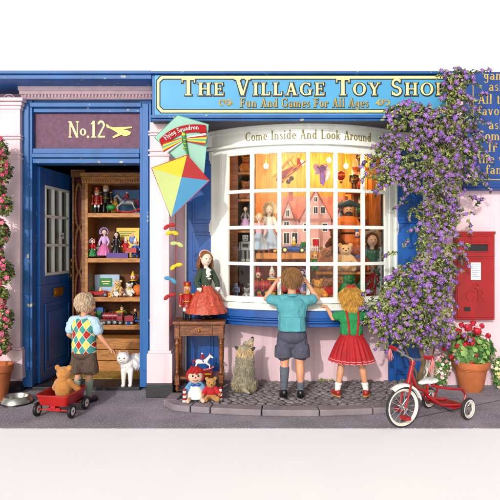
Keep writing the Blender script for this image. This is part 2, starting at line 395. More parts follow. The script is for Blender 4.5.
for j in range(20):
    yy = -.03-j*.047
    for i in range(34):
        xx = -.66+(i+.5*(j % 2))*.071+r_.uniform(-.008, .008)+.012*math.sin(j*1.7); y2 = yy+.02*math.sin(xx*3+j*.2)+r_.uniform(-.004, .004)
        if not inside(xx, y2, .115) or y2 > -.02: continue
        rx, ry = r_.uniform(.028, .036), r_.uniform(.019, .0235); hz = r_.uniform(.010, .019); rz = r_.uniform(-.25, .25); vs = []; n = 10
        for rr, zz in ((1.0, .030), (.95, .036+hz*.4), (.72, .036+hz*.85), (.35, .036+hz)):
            for k in range(n):
                an = 2*PI*k/n; c_, s_ = math.cos(an), math.sin(an); e = 2.8; q = (abs(c_)**e+abs(s_)**e)**(-1/e)
                X_, Y_ = c_*q*rx*rr, s_*q*ry*rr; vs.append((xx+X_*math.cos(rz)-Y_*math.sin(rz), y2+X_*math.sin(rz)+Y_*math.cos(rz), zz))
        fs = [(l*n+k, l*n+(k+1) % n, (l+1)*n+(k+1) % n, (l+1)*n+k) for l in range(3) for k in range(n)]+[tuple(3*n+k for k in range(n))]
        g.add(vs, fs)
struct(g.build('cobbles', cob, ang=80))
# kerb: separate stones round the rim
dense = []
for i in range(len(apron)-1):
    for k in range(6): dense.append(apron[i].lerp(apron[i+1], k/6))
dense.append(apron[-1]); L = [0]
for i in range(1, len(dense)): L.append(L[-1]+(dense[i]-dense[i-1]).length)
def at(sv):
    sv = max(0, min(L[-1]-1e-6, sv)); i = max(k for k in range(len(L)) if L[k] <= sv); i = min(i, len(dense)-2)
    p = dense[i].lerp(dense[i+1], (sv-L[i])/(L[i+1]-L[i])); A = at_dir(i); return p, A
def at_dir(i):
    dd = (dense[min(i+3, len(dense)-1)]-dense[max(i-3, 0)]).normalized(); return Vector((dd.y, -dd.x))
g = MB(); cur = .02
for ln in (.24, .30, .16, .40, .44, .42, .40, .36, .30, .28, .26, .22, .2):
    if cur > L[-1]-.05: break
    ns = 6; e = min(cur+ln-.009, L[-1]); vs = []
    for k in range(ns+1):
        p, nn = at(cur+(e-cur)*k/ns); ou = p; inn = p-nn*.11
        if nn.y > .3: nn = -nn
        ou = p; inn = p-nn*.105
        for (P_, z) in ((inn, .0), (inn, .052), (ou, .05), (ou, .0)): vs.append((P_.x, P_.y, z))
    fs = [(k*4+q, k*4+(q+1) % 4, (k+1)*4+(q+1) % 4, (k+1)*4+q) for k in range(ns) for q in range(4)]+[(0, 1, 2, 3), (ns*4+3, ns*4+2, ns*4+1, ns*4)]
    g.add(vs, fs); cur += ln
struct(g.build('kerb', kerbm, bevel=.007))

# ================================================================ SHOP
shop = thing('toy_shop', 'pink rendered village toy shop with blue woodwork, open door and bowed window', 'shop', (0, 0, 0))
ZT = 2.89
g = MB()
g.box(-.30, 1.285, 0, .12, 0, .60)                    # under the bow window
g.box(1.62, 3.2, 0, .12, 0, ZT)                       # right
g.box(-.69, -.60, 0, .12, 0, 2.36)                     # strip beside pilaster
g.box(-.69, 1.62, 0, .12, 2.36, ZT)
g.box(-3.4, -2.03, -.05, .12, 0, ZT); g.box(-2.03, -.69, -.05, .12, 2.6, ZT)
g.build('wall', pink, shop, smooth=False)
g = MB().box(-3.299, 3.099, .121, 2.502, ZT-.03, ZT-.012); g.build('roof', lead_shade, shop, smooth=False)
g = MB().box(-3.4, -3.3, .125, 2.5, 0, ZT-.002).box(3.1, 3.2, .125, 2.5, 0, ZT-.002).box(-3.4, 3.2, 2.503, 2.6, 0, ZT-.002)
g.build('side_wall', pink, shop, smooth=False)
g = MB().box(-3.29, 3.09, .125, 2.5, .003, .02); g.build('shop_floor', brown, shop, smooth=False)
g = MB().box(-3.29, 3.09, .125, 2.5, 2.5, 2.52).box(-3.29, 3.09, 2.40, 2.5, .021, 2.499).box(-2.31, -2.3, .125, 2.39, .021, 2.499).box(-.66, -.64, .125, 2.39, .021, 2.499)
g.build('interior_lining', darkw, shop, smooth=False)
# centre pilaster and left pilaster
def pilaster(x0, x1, yf, cap_z):
    g = MB()
    g.box(x0, x1, yf, -.001, .38, cap_z)
    g.box(x0-.022, x1+.03, yf-.022, -.002, .12, .372); g.box(x0-.012, x1+.02, yf-.012, -.002, .372, .395)
    for z in (2.06, 2.10, 2.235, 2.26): g.box(x0-.012, x1+.012, yf-.014, -.002, z, z+.016)
    return g
pilaster(-.858, -.692, -.40, 2.352).build('pilaster', pink_trim, shop, smooth=False, bevel=.005)
g = pilaster(-2.36, -2.033, -.25, 2.60)
for z, e in ((2.50, .012), (2.53, .025), (2.565, .04)): g.box(-2.36-e, -2.033+e, -.25-e, -.051, z, z+.03)
lp = g.build('pilaster', pink_trim, shop, smooth=False, bevel=.005)
rc = WP(9, 100, -.253); g = MB().ell(rc, (.035, .012, .035)).torus(rc, .05, .006, rot=(R(90), 0, 0)).ell(rc-Vector((0, .01, 0)), (.014, .01, .014)); g.build('rosette', pink_trim, lp)
g = MB().box(-.885, -.655, -.435, -.003, 0, .12); g.build('pilaster_plinth', plinth, shop, smooth=False, bevel=.006)
g = MB().box(-2.40, -2.02, -.275, -.052, 0, .05); g.build('pilaster_plinth', plinth, shop, smooth=False, bevel=.006)
# dentil cornice over the door
g = MB(); g.box(-2.03, -.86, -.30, -.052, 2.655, 2.6885).box(-2.03, -.86, -.275, -.052, 2.63, 2.654).box(-2.03, -.86, -.24, -.052, 2.597, 2.629)
for i in range(38): g.box(-1.99+i*.0297, -1.974+i*.0297, -.262, -.2402, 2.606, 2.6285)
g.build('dentil_cornice', pink_trim, shop, smooth=False)
g = MB().box(-3.4, -.824, -.50, -.053, 2.69, 2.748).box(-3.4, -.824, -.52, -.5005, 2.728, 2.755)
g.build('fascia_beam', blue, shop, smooth=False, bevel=.004)
# door frame
g = MB(); D0, D1 = -.20, -.055
g.box(-2.032, -1.945, D0, D1, .03, 2.596); g.box(-.985, -.8805, D0, D1, .03, 2.596)
g.box(-1.944, -.986, D0+.02, D1, 2.49, 2.596)
for z0, z1, e in ((2.03, 2.075, .0), (2.078, 2.115, .02), (2.118, 2.164, .0)): g.box(-1.944, -.986, D0-e, D1, z0, z1)
for x0, x1 in ((-2.012, -1.97), (-.96, -.905)): g.box(x0, x1, D0-.014, D0-.0005, .18, 2.56)
g.box(-1.965, -.97, D0-.013, D0-.0003, 2.53, 2.57)
g.build('door_frame', blue, shop, smooth=False, bevel=.004)
g = MB().box(-1.944, -.986, -.15, -.14, 2.166, 2.488)
tr = g.build('transom_panel', plum, shop, smooth=False)
g = MB(); k = 4.85/F
x0 = (68-250)*k; text(g, 'N', .145, flat(x0, EYE+(HZ-137.5)*k, -.151), wid=.8); text(g, 'o', .10, flat(x0+.105, EYE+(HZ-135.5)*k, -.151))
text(g, '.', .09, flat(x0+.172, EYE+(HZ-137.5)*k, -.151)); text(g, '12', .15, flat((90.3-250)*k, EYE+(HZ-137.5)*k, -.151), wid=.85)
g.build('house_number', cream, tr, smooth=False)
# gold plane emblem
g = MB(); f0 = lambda p, q: ((p*.93+9.8-250)*k, EYE+(HZ-q)*k)
def gp(pts, dd): g.prism([f0(*p) for p in pts], lambda u, z, e: Vector((u, -.151-e, z)), 0, dd)
gp([(104, 127.2), (107, 126.6), (118, 128.6), (127, 130.5), (130.5, 132.5), (129, 135), (124, 136.5), (117, 133.5), (109, 129)], .006); gp([(111, 127.6), (131.5, 127), (131.8, 128.3), (114, 130)], .010); gp([(118, 133), (123, 134), (112, 138.2), (110.5, 137)], .0085); gp([(103.5, 124.5), (106, 125), (109, 128.5), (105, 128)], .0075)
g.build('plane_emblem', goldp, tr, smooth=False)
g = MB().box(-1.944, -.986, -.20, .1, .001, .03); g.build('threshold', plinth, shop, smooth=False, bevel=.004)
# blue panelled boards either side of the bow window
def shutter(x0, x1):
    g = MB(); y = -.02
    g.box(x0, x1, y, -.001, .02, 2.2)
    for a0, a1 in ((.1, .98), (1.06, 1.42), (1.50, 2.08)):
        g.box(x0+.05, x1-.05, y-.012, y-.0004, a0, a1); g.box(x0+.075, x1-.075, y-.022, y-.0125, a0+.03, a1-.03)
    return g
shutter(-.585, -.285).build('side_panel', blue2, shop, smooth=False, bevel=.005); shutter(1.285, 1.60).build('side_panel', blue2, shop, smooth=False, bevel=.005)
for x0, x1, xa, xb in ((-.6, -.586, -.6, -.2845), (1.601, 1.64, 1.284, 1.64)):
    g = MB().box(x0, x1, -.045, -.0015, .02, 2.2).box(xa, xb, -.046, -.0015, 2.1999, 2.352); g.build('panel_surround', white, shop, smooth=False, bevel=.003)

# ---- door leaf, open inward on the left
door = bpy.data.objects.new('door', None); COL.objects.link(door); door.parent = shop
door.location = (-1.94, -.09, 0); door.rotation_euler = (0, 0, R(85))
g = MB(); W_, th = .72, .022
# outside face is local -y when closed -> faces camera side when turned 78 degrees it faces +x; local y in [-th, th]
gx = [.11, .27, .43, .61]; gz = [1.03, 1.30, 1.57, 1.84]
g.box(0, W_, -th, th, .035, .93-.0); g.box(0, gx[0]-.001, -th, th, .9305, 2.02); g.box(gx[-1]+.001, W_, -th, th, .9305, 2.02); g.box(gx[0], gx[-1], -th, th, 1.845, 2.02); g.box(gx[0], gx[-1], -th, th, .9305, 1.025)
for sg in (-1, 1):
    y0, y1 = (-th-.012, -th-.0004) if sg < 0 else (th+.0004, th+.012)
    for a0, a1, b0, b1 in ((.09, .63, .12, .15), (.09, .63, .72, .75), (.09, .12, .151, .719), (.60, .63, .151, .719)): g.box(a0, a1, y0, y1, b0, b1)
    g.box(.16, .56, y0, y1, .2, .67)
dl = g.build('door_leaf', bluedoor, shop, smooth=False, bevel=.003)
dl.location = door.location; dl.rotation_euler = door.rotation_euler
bpy.data.objects.remove(door); door = dl; door.name = 'door'
g = MB()
xs = [gx[0], .28, .44, gx[-1]]; zs = [1.025, 1.298, 1.571, 1.845]
for x in xs: g.box(x-.012, x+.012, -th-.008, th+.008, 1.02, 1.85)
for z in zs: g.box(gx[0]-.012, gx[-1]+.012, -th-.0075, th+.0075, z-.012, z+.012)
g.build('glazing_bars', white, door, smooth=False)
g = MB().box(gx[0], gx[-1], -.003, .003, 1.025, 1.845); g.build('door_glass', GLASS, door, smooth=False)
g = MB()
for sg in (-1, 1):
    g.box(.25, .46, *( (-th-.016, -th-.0125) if sg < 0 else (th+.0125, th+.016)), .80, .885); g.box(.28, .43, *((-th-.022, -th-.0165) if sg < 0 else (th+.0165, th+.022)), .825, .86)
g.build('letter_plate', brass, door, smooth=False, bevel=.003)
g = MB()
for sg in (-1, 1):
    y = sg*(th+.003); g.box(.65, .69, min(y, y+sg*.006), max(y, y+sg*.006), .96, 1.16); g.cyl((.67, y, 1.08), (.67, y+sg*.05, 1.08), .011); g.tube([(.67, y+sg*.05, 1.08), (.63, y+sg*.055, 1.085), (.58, y+sg*.05, 1.07)], [.012, .01, .013], 10); g.ell((.67, y+sg*.012, 1.14), (.02, .012, .026)); g.ell((.67, y+sg*.012, .985), (.018, .01, .022))
g.build('door_handle', brass, door, bevel=0)
g = MB().box(.36, .44, -th-.0285, -th-.0265, 1.36, 1.42).box(.37, .43, -th-.0295, -th-.029, 1.385, 1.395, 1); g.build('door_card', [white, black], door, smooth=False)

# ---- bow window
BX, BH, BS = .50, .87, .36; BR = (BH*BH+BS*BS)/(2*BS); BC = BR-BS
AM = math.asin(BH/BR)
def bp(an, r, z): return Vector((BX+r*math.sin(an), BC-r*math.cos(an), z))
def px_to_ang(px, r=BR):
    lo, hi = -AM, AM
    for _ in range(50):
        mid = (lo+hi)/2; p = bp(mid, r, 0); q = p.x*F/(p.y+5)+250
        if q < px: lo = mid
        else: hi = mid
    return (lo+hi)/2
def arc(g, r0, r1, z0, z1, a0=-AM, a1=AM, n=40, m=0, z1b=None, z0b=None):
    vs = []
    for i in range(n+1):
        an = a0+(a1-a0)*i/n
        vs += [bp(an, r0, z0 if z0b is None else z0b), bp(an, r1, z0), bp(an, r1, z1), bp(an, r0, z1 if z1b is None else z1b)]
    fs = [(i*4+q, i*4+(q+1) % 4, (i+1)*4+(q+1) % 4, (i+1)*4+q) for i in range(n) for q in range(4)]+[(3, 2, 1, 0), tuple(n*4+q for q in range(4))]
    g.add(vs, fs, m)
def seg(g, r, z0, z1, n=40, m=0, ylim=-.003):
    am = math.acos(min(1, (BC-ylim)/r)); pts = [bp(-am+2*am*i/n, r, 0) for i in range(n+1)]
    g.prism([(p.x, p.y) for p in pts], lambda a_, b_, d_: Vector((a_, b_, d_)), z0, z1, m)
def am_of(r, ylim=-.003): return math.acos(min(1, (BC-ylim)/r))
sx0 = lambda px: (px-250)*4.5/F
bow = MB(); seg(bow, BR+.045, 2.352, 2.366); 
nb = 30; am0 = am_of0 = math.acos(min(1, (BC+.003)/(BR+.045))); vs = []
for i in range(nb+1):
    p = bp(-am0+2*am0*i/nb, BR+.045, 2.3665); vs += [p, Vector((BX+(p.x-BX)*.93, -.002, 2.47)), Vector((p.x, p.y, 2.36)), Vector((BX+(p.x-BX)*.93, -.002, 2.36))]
bow.add(vs, [(i*4, i*4+1, i*4+5, i*4+4) for i in range(nb)])  # lead slope over the header, its dark tone also standing for shadow
bow.box(sx0(152.5), sx0(456.5), -.49, -.004, 2.338, 2.3435)  # dark board added under the sign case to stand for its shade
bw = bow.build('bow_window', lead_shade, shop, smooth=False)
g = MB(); r = BR
am = am_of(BR+.02); arc(g, BR-.03, BR+.02, 2.165, 2.35, -am, am)
am = am_of(BR+.05); arc(g, BR+.0205, BR+.05, 2.325, 2.3505, -am, am); arc(g, BR+.0205, BR+.035, 2.30, 2.3245, -am_of(BR+.035), am_of(BR+.035)); arc(g, BR+.0205, BR+.04, 2.166, 2.19, -am_of(BR+.04), am_of(BR+.04))
g.build('header', white, bw, bevel=.002)
g = MB(); tw = twidth('Come Inside And Look Around', track=.05)
Hh = .078; rr = BR+.021; a_l = px_to_ang(245.5, rr); a_r = px_to_ang(371.5, rr); ww = (a_r-a_l)*rr; kk = ww/(tw*Hh)
text(g, 'Come Inside And Look Around', Hh, lambda u, vv, dd: bp(a_l+u/rr, rr+dd, 2.213+vv), wid=kk, track=.05*kk, depth=.002, m=0)
g.build('lettering', M('old_gold', '#7f7439', .5, .15, 30, 0), bw, smooth=False)
# timber frame
cols = [px_to_ang(p) for p in (227, 252, 279.5, 308, 335.5, 363, 385.5)]
g = MB(); e = .0165/BR
arc(g, BR-.03, BR+.008, 2.10, 2.1645, cols[0]-e, cols[-1]+e); arc(g, BR-.03, BR+.012, .795, .845, cols[0]-e, cols[-1]+e)
for z in (1.135, 1.455, 1.775): arc(g, BR-.018, BR+.006, z-.015, z+.015, cols[0]+e, cols[-1]-e)
for c_ in cols: arc(g, BR-.02, BR+.010, .8455, 2.0995, c_-e, c_+e, n=2)
am = am_of(BR+.015); arc(g, BR-.03, BR+.006, .795, 2.1645, -am, cols[0]-e-.0005, n=6); arc(g, BR-.03, BR+.006, .795, 2.1645, cols[-1]+e+.0005, am, n=6)
arc(g, BR+.0065, BR+.022, .81, 2.16, -am, -am+.05, n=2); arc(g, BR+.0065, BR+.022, .81, 2.16, am-.05, am, n=2); arc(g, BR+.0065, BR+.016, .85, 2.13, cols[0]-e-.05, cols[0]-e-.02, n=2); arc(g, BR+.0065, BR+.016, .85, 2.13, cols[-1]+e+.02, cols[-1]+e+.05, n=2)
g.build('window_frame', white, bw, smooth=False, bevel=.002)
g = MB()
for i in range(6): arc(g, BR-.008, BR-.005, .846, 2.099, cols[i]+e, cols[i+1]-e, n=6)
g.build('window_pane', GLASS, bw)
g = MB(); am = am_of(BR+.075); arc(g, BR-.02, BR+.075, .74, .753, -am, am, z1b=.793, z0b=.74); g.build('window_ledge', white, bw, bevel=.002)
g = MB()
for r1, z0, z1 in ((.105, .675, .738), (.09, .655, .674), (.115, .638, .654), (.08, .60, .637)): seg(g, BR+r1, z0, z1)
g.build('sill', blue2, bw, bevel=.004, ang=50)
# display box behind the bow window
def box_in(name, mat, *bx): 
    g = MB(); 
    for b_ in bx: g.box(*b_)
    return g.build(name, mat, bw, smooth=False)
g = MB(); seg(g, BR-.035, .7935, .80, ylim=-.002); g.box(-.29, 1.28, .0, .62, .7935, .80); g.build('display_floor', greenb, bw, smooth=False)
g = MB()
for i in range(16): g.box(-.29+i*.0985, -.29+i*.0985+.0965, .62, .64, .80, 2.30)
g.build('display_back', orangew, bw, smooth=False)
for x0, x1 in ((-.31, -.292), (1.282, 1.30)): g = MB().box(x0, x1, .01, .64, .80, 2.30); g.build('display_side', brown, bw, smooth=False)
g = MB(); seg(g, BR-.035, 2.30, 2.33, ylim=-.002); g.box(-.31, 1.30, .0, .64, 2.301, 2.33); g.build('display_ceiling', orangew, bw, smooth=False)

# ================================================================ SIGNS
sgn = thing('shop_sign', 'long light blue fascia sign in a blue case reading The Village Toy Shop', 'sign', (0, 0, 0))
sk = 4.5/F
def sx(px): return (px-250)*sk
def sz(py): return EYE+(HZ-py)*sk
g = MB().box(sx(152), sx(457), -.50, -.001, sz(119.5), sz(75)); g.box(sx(151), sx(458), -.53, -.0, sz(74.6), sz(72.2)).box(sx(151.5), sx(457.5), -.515, -.0, sz(121), sz(119.6)).box(sx(151.5), sx(457.5), -.52, -.5005, sz(118.5), sz(115.2))
g.build('sign_case', blue, sgn, smooth=False, bevel=.003)
g = MB().box(sx(155), sx(454), -.505, -.5004, sz(115), sz(75.2)); g.build('sign_face', skyb, sgn, smooth=False)
def ring(g, x0, x1, y0, y1, c, wd, y, m, dd):
    def oc(i): 
        xa, xb, ya, yb = x0+i, x1-i, y0+i, y1-i; c2 = c-i*.3
        return [(xa+c2, ya), (xb-c2, ya), (xb, ya+c2), (xb, yb-c2), (xb-c2, yb), (xa+c2, yb), (xa, yb-c2), (xa, ya+c2)]
    O, I = oc(0), oc(wd)
    for k_ in range(8):
        l = (k_+1) % 8; g.prism([(sx(p[0]), sz(p[1])) for p in (O[k_], O[l], I[l], I[k_])], lambda u, z, e_: Vector((u, y-e_, z)), 0, dd, m)
g = MB(); ring(g, 156.2, 453, 75.6, 113.6, 4.5, 4.3, -.5052, 0, .002); ring(g, 157.1, 452.1, 76.5, 112.7, 4.4, 2.4, -.5074, 1, .002)
g.build('sign_border', [black, cream], sgn, smooth=False)
def fit(txt, px0, px1, base, H, mats, gr, smallcaps=False, track=.1, name='lettering', y=-.5052, gsh=(0, 0)):
    tw_ = twidth(txt, smallcaps, track); W = sx(px1)-sx(px0); kk = W/(tw_*H)
    g = MB()
    text(g, txt, H, flat(sx(px0)+.003, sz(base)-.003, y), m=0, grow=gr, smallcaps=smallcaps, track=track*kk, wid=kk, depth=.0015)
    text(g, txt, H, flat(sx(px0), sz(base), y-.0028), m=1, grow=0, smallcaps=smallcaps, track=track*kk, wid=kk, depth=.0015)
    g.build(name, mats, sgn, smooth=False)
fit('The Village Toy Shop', 181, 448, 95.6, .138, [black, cream], .0085, True, .12)
fit('Fun And Games For All Ages', 240, 369, 107.2, .073, [M('olive_outline', '#2f3a2c', .6), M('dull_gold', '#a8924a', .5, .15, 30, 0)], .0045, False, .08)
g = MB()                       # scroll ornaments either side of the small line
for sgx, cx in ((1, 226), (-1, 382.5)):
    for (u, vv, rr_, a0, a1) in ((-4, 0, 2.6, 20, 300), (-1, 1.2, 1.5, -120, 150), (2.2, .4, 2.6, -160, 130), (5, -1.2, 1.6, 0, 250)):
        pts = [Vector((sx(cx+sgx*(u+rr_*math.cos(R(q)))), -.509, sz(103.2-vv-rr_*math.sin(R(q))))) for q in range(a0, a1+1, 20)]
        g.tube(pts, [.004+.003*math.sin(PI*i/(len(pts)-1)) for i in range(len(pts))], 6)
g.build('scroll_ornament', goldp, sgn)

brd = thing('notice_board', 'tall dark blue board with gold lettering on the pink wall above the post box', 'sign board', (0, 0, 0))
bk = 4.93/F
def nx(px): return (px-250)*bk
def nz_(py): return EYE+(HZ-py)*bk
g = MB().box(nx(466), nx(566), -.06, -.001, nz_(187.5), nz_(71.5)).box(nx(464), nx(568), -.085, -.0, nz_(190), nz_(187.6)).box(nx(465), nx(567), -.075, -.0005, nz_(187.5), nz_(184.5)); g.build('board', navyb, brd, smooth=False, bevel=.003)
g = MB(); 
for b_ in ((473, 473.8, 72, 177), (558.2, 559, 72, 177), (475, 557, 179.2, 180)): g.box(nx(b_[0]), nx(b_[1]), -.063, -.0604, nz_(b_[3]), nz_(b_[2]))
g.build('board_line', goldp, brd, smooth=False)
g = MB()
for txt, px0, base in (('games', 484, 79.5), ('ask', 489, 90.5), ('All the', 478, 103.5), ('favourites', 478, 115), ('ask', 489, 129), ('Some', 479, 140), ('fr', 488.5, 151.5), ('the w', 478.5, 163), ('fam', 486, 174)):
    text(g, txt, .088, flat(nx(px0), nz_(base), -.0604), track=.04, wid=.95, depth=.002)
g.build('lettering', goldp, brd, smooth=False)
# ================================================================ TOYS AND DISPLAY
skin = M('skin', '#d9a07c', .55, .06, 12, .05, 90); skin_pale = M('doll_porcelain', '#e6c8b4', .4, .04)
red = M('toy_red', '#a81216', .4, .12, 10, .06, 40, coat=.1); redcloth = M('red_cloth', '#b5161f', .8, .16, 14, .2, 120)
whitec = M('white_cloth', '#e4e2dd', .8, .06, 12, .15, 120); blackp = M('toy_black', '#17171a', .4, .15)
yellow = M('toy_yellow', '#e3bb1d', .5, .1); greenp = M('toy_green', '#1f7a3c', .5, .15); bluep = M('toy_blue', '#2257a6', .45, .12)
goldm = M('toy_gold', '#d0a037', .35, .1, metal=.6); orangep = M('toy_orange', '#cf6a1c', .6, .15); purple = M('toy_purple', '#8a66b0', .7, .15)
lilac = M('lilac_cloth', '#c9a5d6', .8, .12, 12, .15); pinkc = M('pink_silk', '#cf6ea6', .6, .14, 10, .1); greyp = M('toy_grey', '#8a8c90', .4, .12, 8, .05, metal=.4)
blond = M('hair_blond', '#c9a25c', .6, .22, 30, .3, 200, stretch=(6, 6, 1)); brownh = M('hair_brown', '#6b3a1c', .6, .25, 30, .3, 200); auburn = M('hair_auburn', '#7c4a1f', .6, .2, 30, .3, 200)
darkh = M('hair_dark', '#1e1512', .6, .2); fur_t = M('fur_tan', '#b9823f', .95, .18, 40, .6, 160, sheen=.3); fur_b = M('fur_brown', '#8a4d20', .95, .2, 40, .6, 160, sheen=.3); fur_c = M('fur_cream', '#d8b078', .95, .14, 40, .6, 160, sheen=.3)
lightblue = M('lightblue_cloth', '#a9c2dc', .8, .1, 10, .15); eye_m = M('eye_dark', '#1b120e', .15, 0, bump=0); pinkbrick = M('dollhouse_pink', '#d8a39c', .7, .12, 12, .1)
roofp = M('dollhouse_roof', '#a9605a', .8, .22, 20, .3, 60); card = M('card_blue', '#3d7fb0', .6, .2, 15)
def teddy(name, label, fur, H, loc, rz=0, group=None, ribbon=None, jacket=None, lean=0, voxel=None):
    """sitting bear facing local -y, H tall"""
    t = thing(name, label, 'teddy bear', loc, rz, group); k = H/.25; S = lambda *p: tuple(x*k for x in p)
    g = MB(); g.ell(S(0, 0, .075), S(.062, .055, .078)); g.ell(S(0, -.012, .185), S(.055, .05, .05)); g.ell(S(0, -.055, .172), S(.027, .025, .021))
    g.cap(S(0, 0, .12), S(0, -.005, .16), .035*k, .035*k)
    for q in (-1, 1):
        g.ell(S(q*.045, 0, .228), S(.021, .012, .021)); g.cap(S(q*.045, -.01, .125), S(q*.088, -.045, .07), .024*k, .022*k); g.cap(S(q*.035, -.02, .028), S(q*.062, -.105, .026), .032*k, .026*k); g.ell(S(q*.064, -.122, .036), S(.023, .016, .032))
    g.build('body', fur, t, voxel=voxel or max(.003, .0045*k), sm=3)
    g = MB()
    for q in (-1, 1): g.ell(S(q*.022, -.057, .198), S(.006, .006, .006))
    g.ell(S(0, -.079, .181), S(.009, .006, .006)); g.build('face', eye_m, t)
    if ribbon:
        g = MB(); g.torus(S(0, -.008, .146), .04*k, .007*k)
        for q in (-1, 1): g.ell(S(q*.02, -.05, .142), S(.018, .006, .012), rot=(0, q*.4, 0))
        g.build('ribbon', ribbon, t)
    if jacket:
        g = MB(); g.ell(S(0, 0, .09), S(.068, .060, .062))
        for q in (-1, 1): g.cap(S(q*.045, -.01, .125), S(q*.08, -.038, .08), .029*k, .027*k)
        g.build('jacket', jacket, t, voxel=.004*k, sm=2)
    return t
def doll(name, label, H, loc, rz=0, dress=redcloth, top=None, hair=brownh, hat=None, hatkind='bonnet', group=None, skinm=skin_pale, shoes=blackp, full=1, lace=None, tiers=2, longhair=True, cat='doll'):
    """standing doll facing local -y"""
    t = thing(name, label, cat, loc, rz, group); k = H/.6; S = lambda *p: tuple(x*k for x in p)
    g = MB()
    g.cap(S(0, 0, .40), S(0, 0, .47), .022*k, .02*k); g.ell(S(0, 0, .525), S(.048, .05, .06)); g.ell(S(0, -.05, .515), S(.008, .009, .009))
    g.cap(S(0, 0, .25), S(0, 0, .40), .05*k, .045*k)
    for q in (-1, 1):
        g.cap(S(q*.055, 0, .42), S(q*.095, -.015, .33), .02*k, .017*k); g.cap(S(q*.095, -.015, .33), S(q*.085, -.06, .27), .016*k, .012*k); g.ell(S(q*.083, -.068, .262), S(.014, .012, .018)); g.cap(S(q*.03, 0, .24), S(q*.032, 0, .03), .024*k, .017*k)
    g.build('body', skinm, t, voxel=.006*k, sm=2)
    g = MB(); pl = lambda i, a_, r: r*(1+.07*math.sin(a_*13+i)*min(1, i/2))
    pr = [(.045, .30), (.055, .27), (.10, .20), (.125, .13)] if tiers == 2 else [(.045, .30), (.09, .22), (.13, .12), (.145, .05)]
    pr = [(r*(1+(full-1)*min(1, i/2)), z) for i, (r, z) in enumerate(pr)]; g.lathe([(r*k, z*k) for r, z in pr], seg=60, fn=pl)
    if tiers == 2: g.lathe([(.11*k*full, .165*k), (.135*k*full, .11*k), (.15*k*full, .06*k)], seg=40, fn=pl)
    g.build('skirt', dress, t)
    g = MB(); g.lathe([(.02*k, .445*k), (.052*k, .43*k), (.058*k, .38*k), (.048*k, .30*k), (.05*k, .28*k)], seg=20)
    for q in (-1, 1): g.cap(S(q*.05, 0, .42), S(q*.098, -.015, .325), .028*k, .024*k); g.cap(S(q*.098, -.016, .325), S(q*.088, -.055, .28), .022*k, .02*k)
    g.build('bodice', top or dress, t)
    if lace:
        g = MB().ell(S(0, -.046, .405), S(.022, .014, .05))
        for q in (-1, 1): g.ell(S(q*.087, -.06, .272), S(.024, .022, .016))
        for i in range(5): g.ell(S(.008*(-1)**i, -.058, .43-i*.018), S(.018, .008, .008))
        g.build('lace', lace, t)
    g = MB(); rr = random.Random(int(H*1000))
    g.ell(S(0, .012, .54), S(.054, .05, .058))
    for i in range(46 if longhair else 24):
        an = rr.uniform(.1, PI-.1) if i % 4 else rr.uniform(-.3, PI+.3); c_, s_ = math.cos(an), math.sin(an); ln = rr.uniform(.10, .17) if longhair else rr.uniform(.03, .06)
        p0 = S(c_*.03, .01+s_*.03, .585); p1 = S(c_*.056, .008+s_*.052, .54); p2 = S(c_*.066+rr.uniform(-.01, .01), .012+s_*.06, .54-ln*.6); p3 = S(c_*.06+rr.uniform(-.015, .015), .02+s_*.055, .54-ln)
        g.tube([p0, p1, p2, p3], [.008*k, .012*k, .011*k, .003*k], 6)
    g.build('hair', hair, t)
    g = MB()
    for q in (-1, 1): g.ell(S(q*.017, -.046, .53), S(.006, .005, .004))
    g.ell(S(0, -.049, .497), S(.008, .004, .003), m=1); g.build('face', [eye_m, redcloth], t)
    g = MB()
    for q in (-1, 1): g.ell(S(q*.034, -.012, .018), S(.022, .04, .018))
    g.build('shoes', shoes, t)
    if hat:
        g = MB()
        if hatkind == 'bonnet':
            n = 26; vs = []
            for i in range(n+1):
                an = R(-35+250*i/n); c_, s_ = math.cos(an), math.sin(an); w_ = 1+.08*math.sin(i*1.9)
                for r_, y in ((.052, .02), (.082*w_, -.015), (.095*w_, -.055), (.089*w_, -.05), (.05, .04)): vs.append(S(c_*r_, y, .53+s_*r_))
            g.add(vs, [(i*5+q, i*5+q+1, (i+1)*5+q+1, (i+1)*5+q) for i in range(n) for q in range(4)]); g.ell(S(0, .03, .545), S(.056, .04, .06))
        elif hatkind == 'wide': g.lathe([(.001, .62*k), (.045*k, .612*k), (.055*k, .575*k), (.11*k, .562*k), (.112*k, .556*k), (.055*k, .565*k)], (0, 0, 0), 28, rot=(R(12), 0, 0))
        elif hatkind == 'band': g.torus(S(0, .006, .553), .0555*k, .007*k, rot=(R(62), 0, 0))
        g.build('hat', hat, t)
    return t
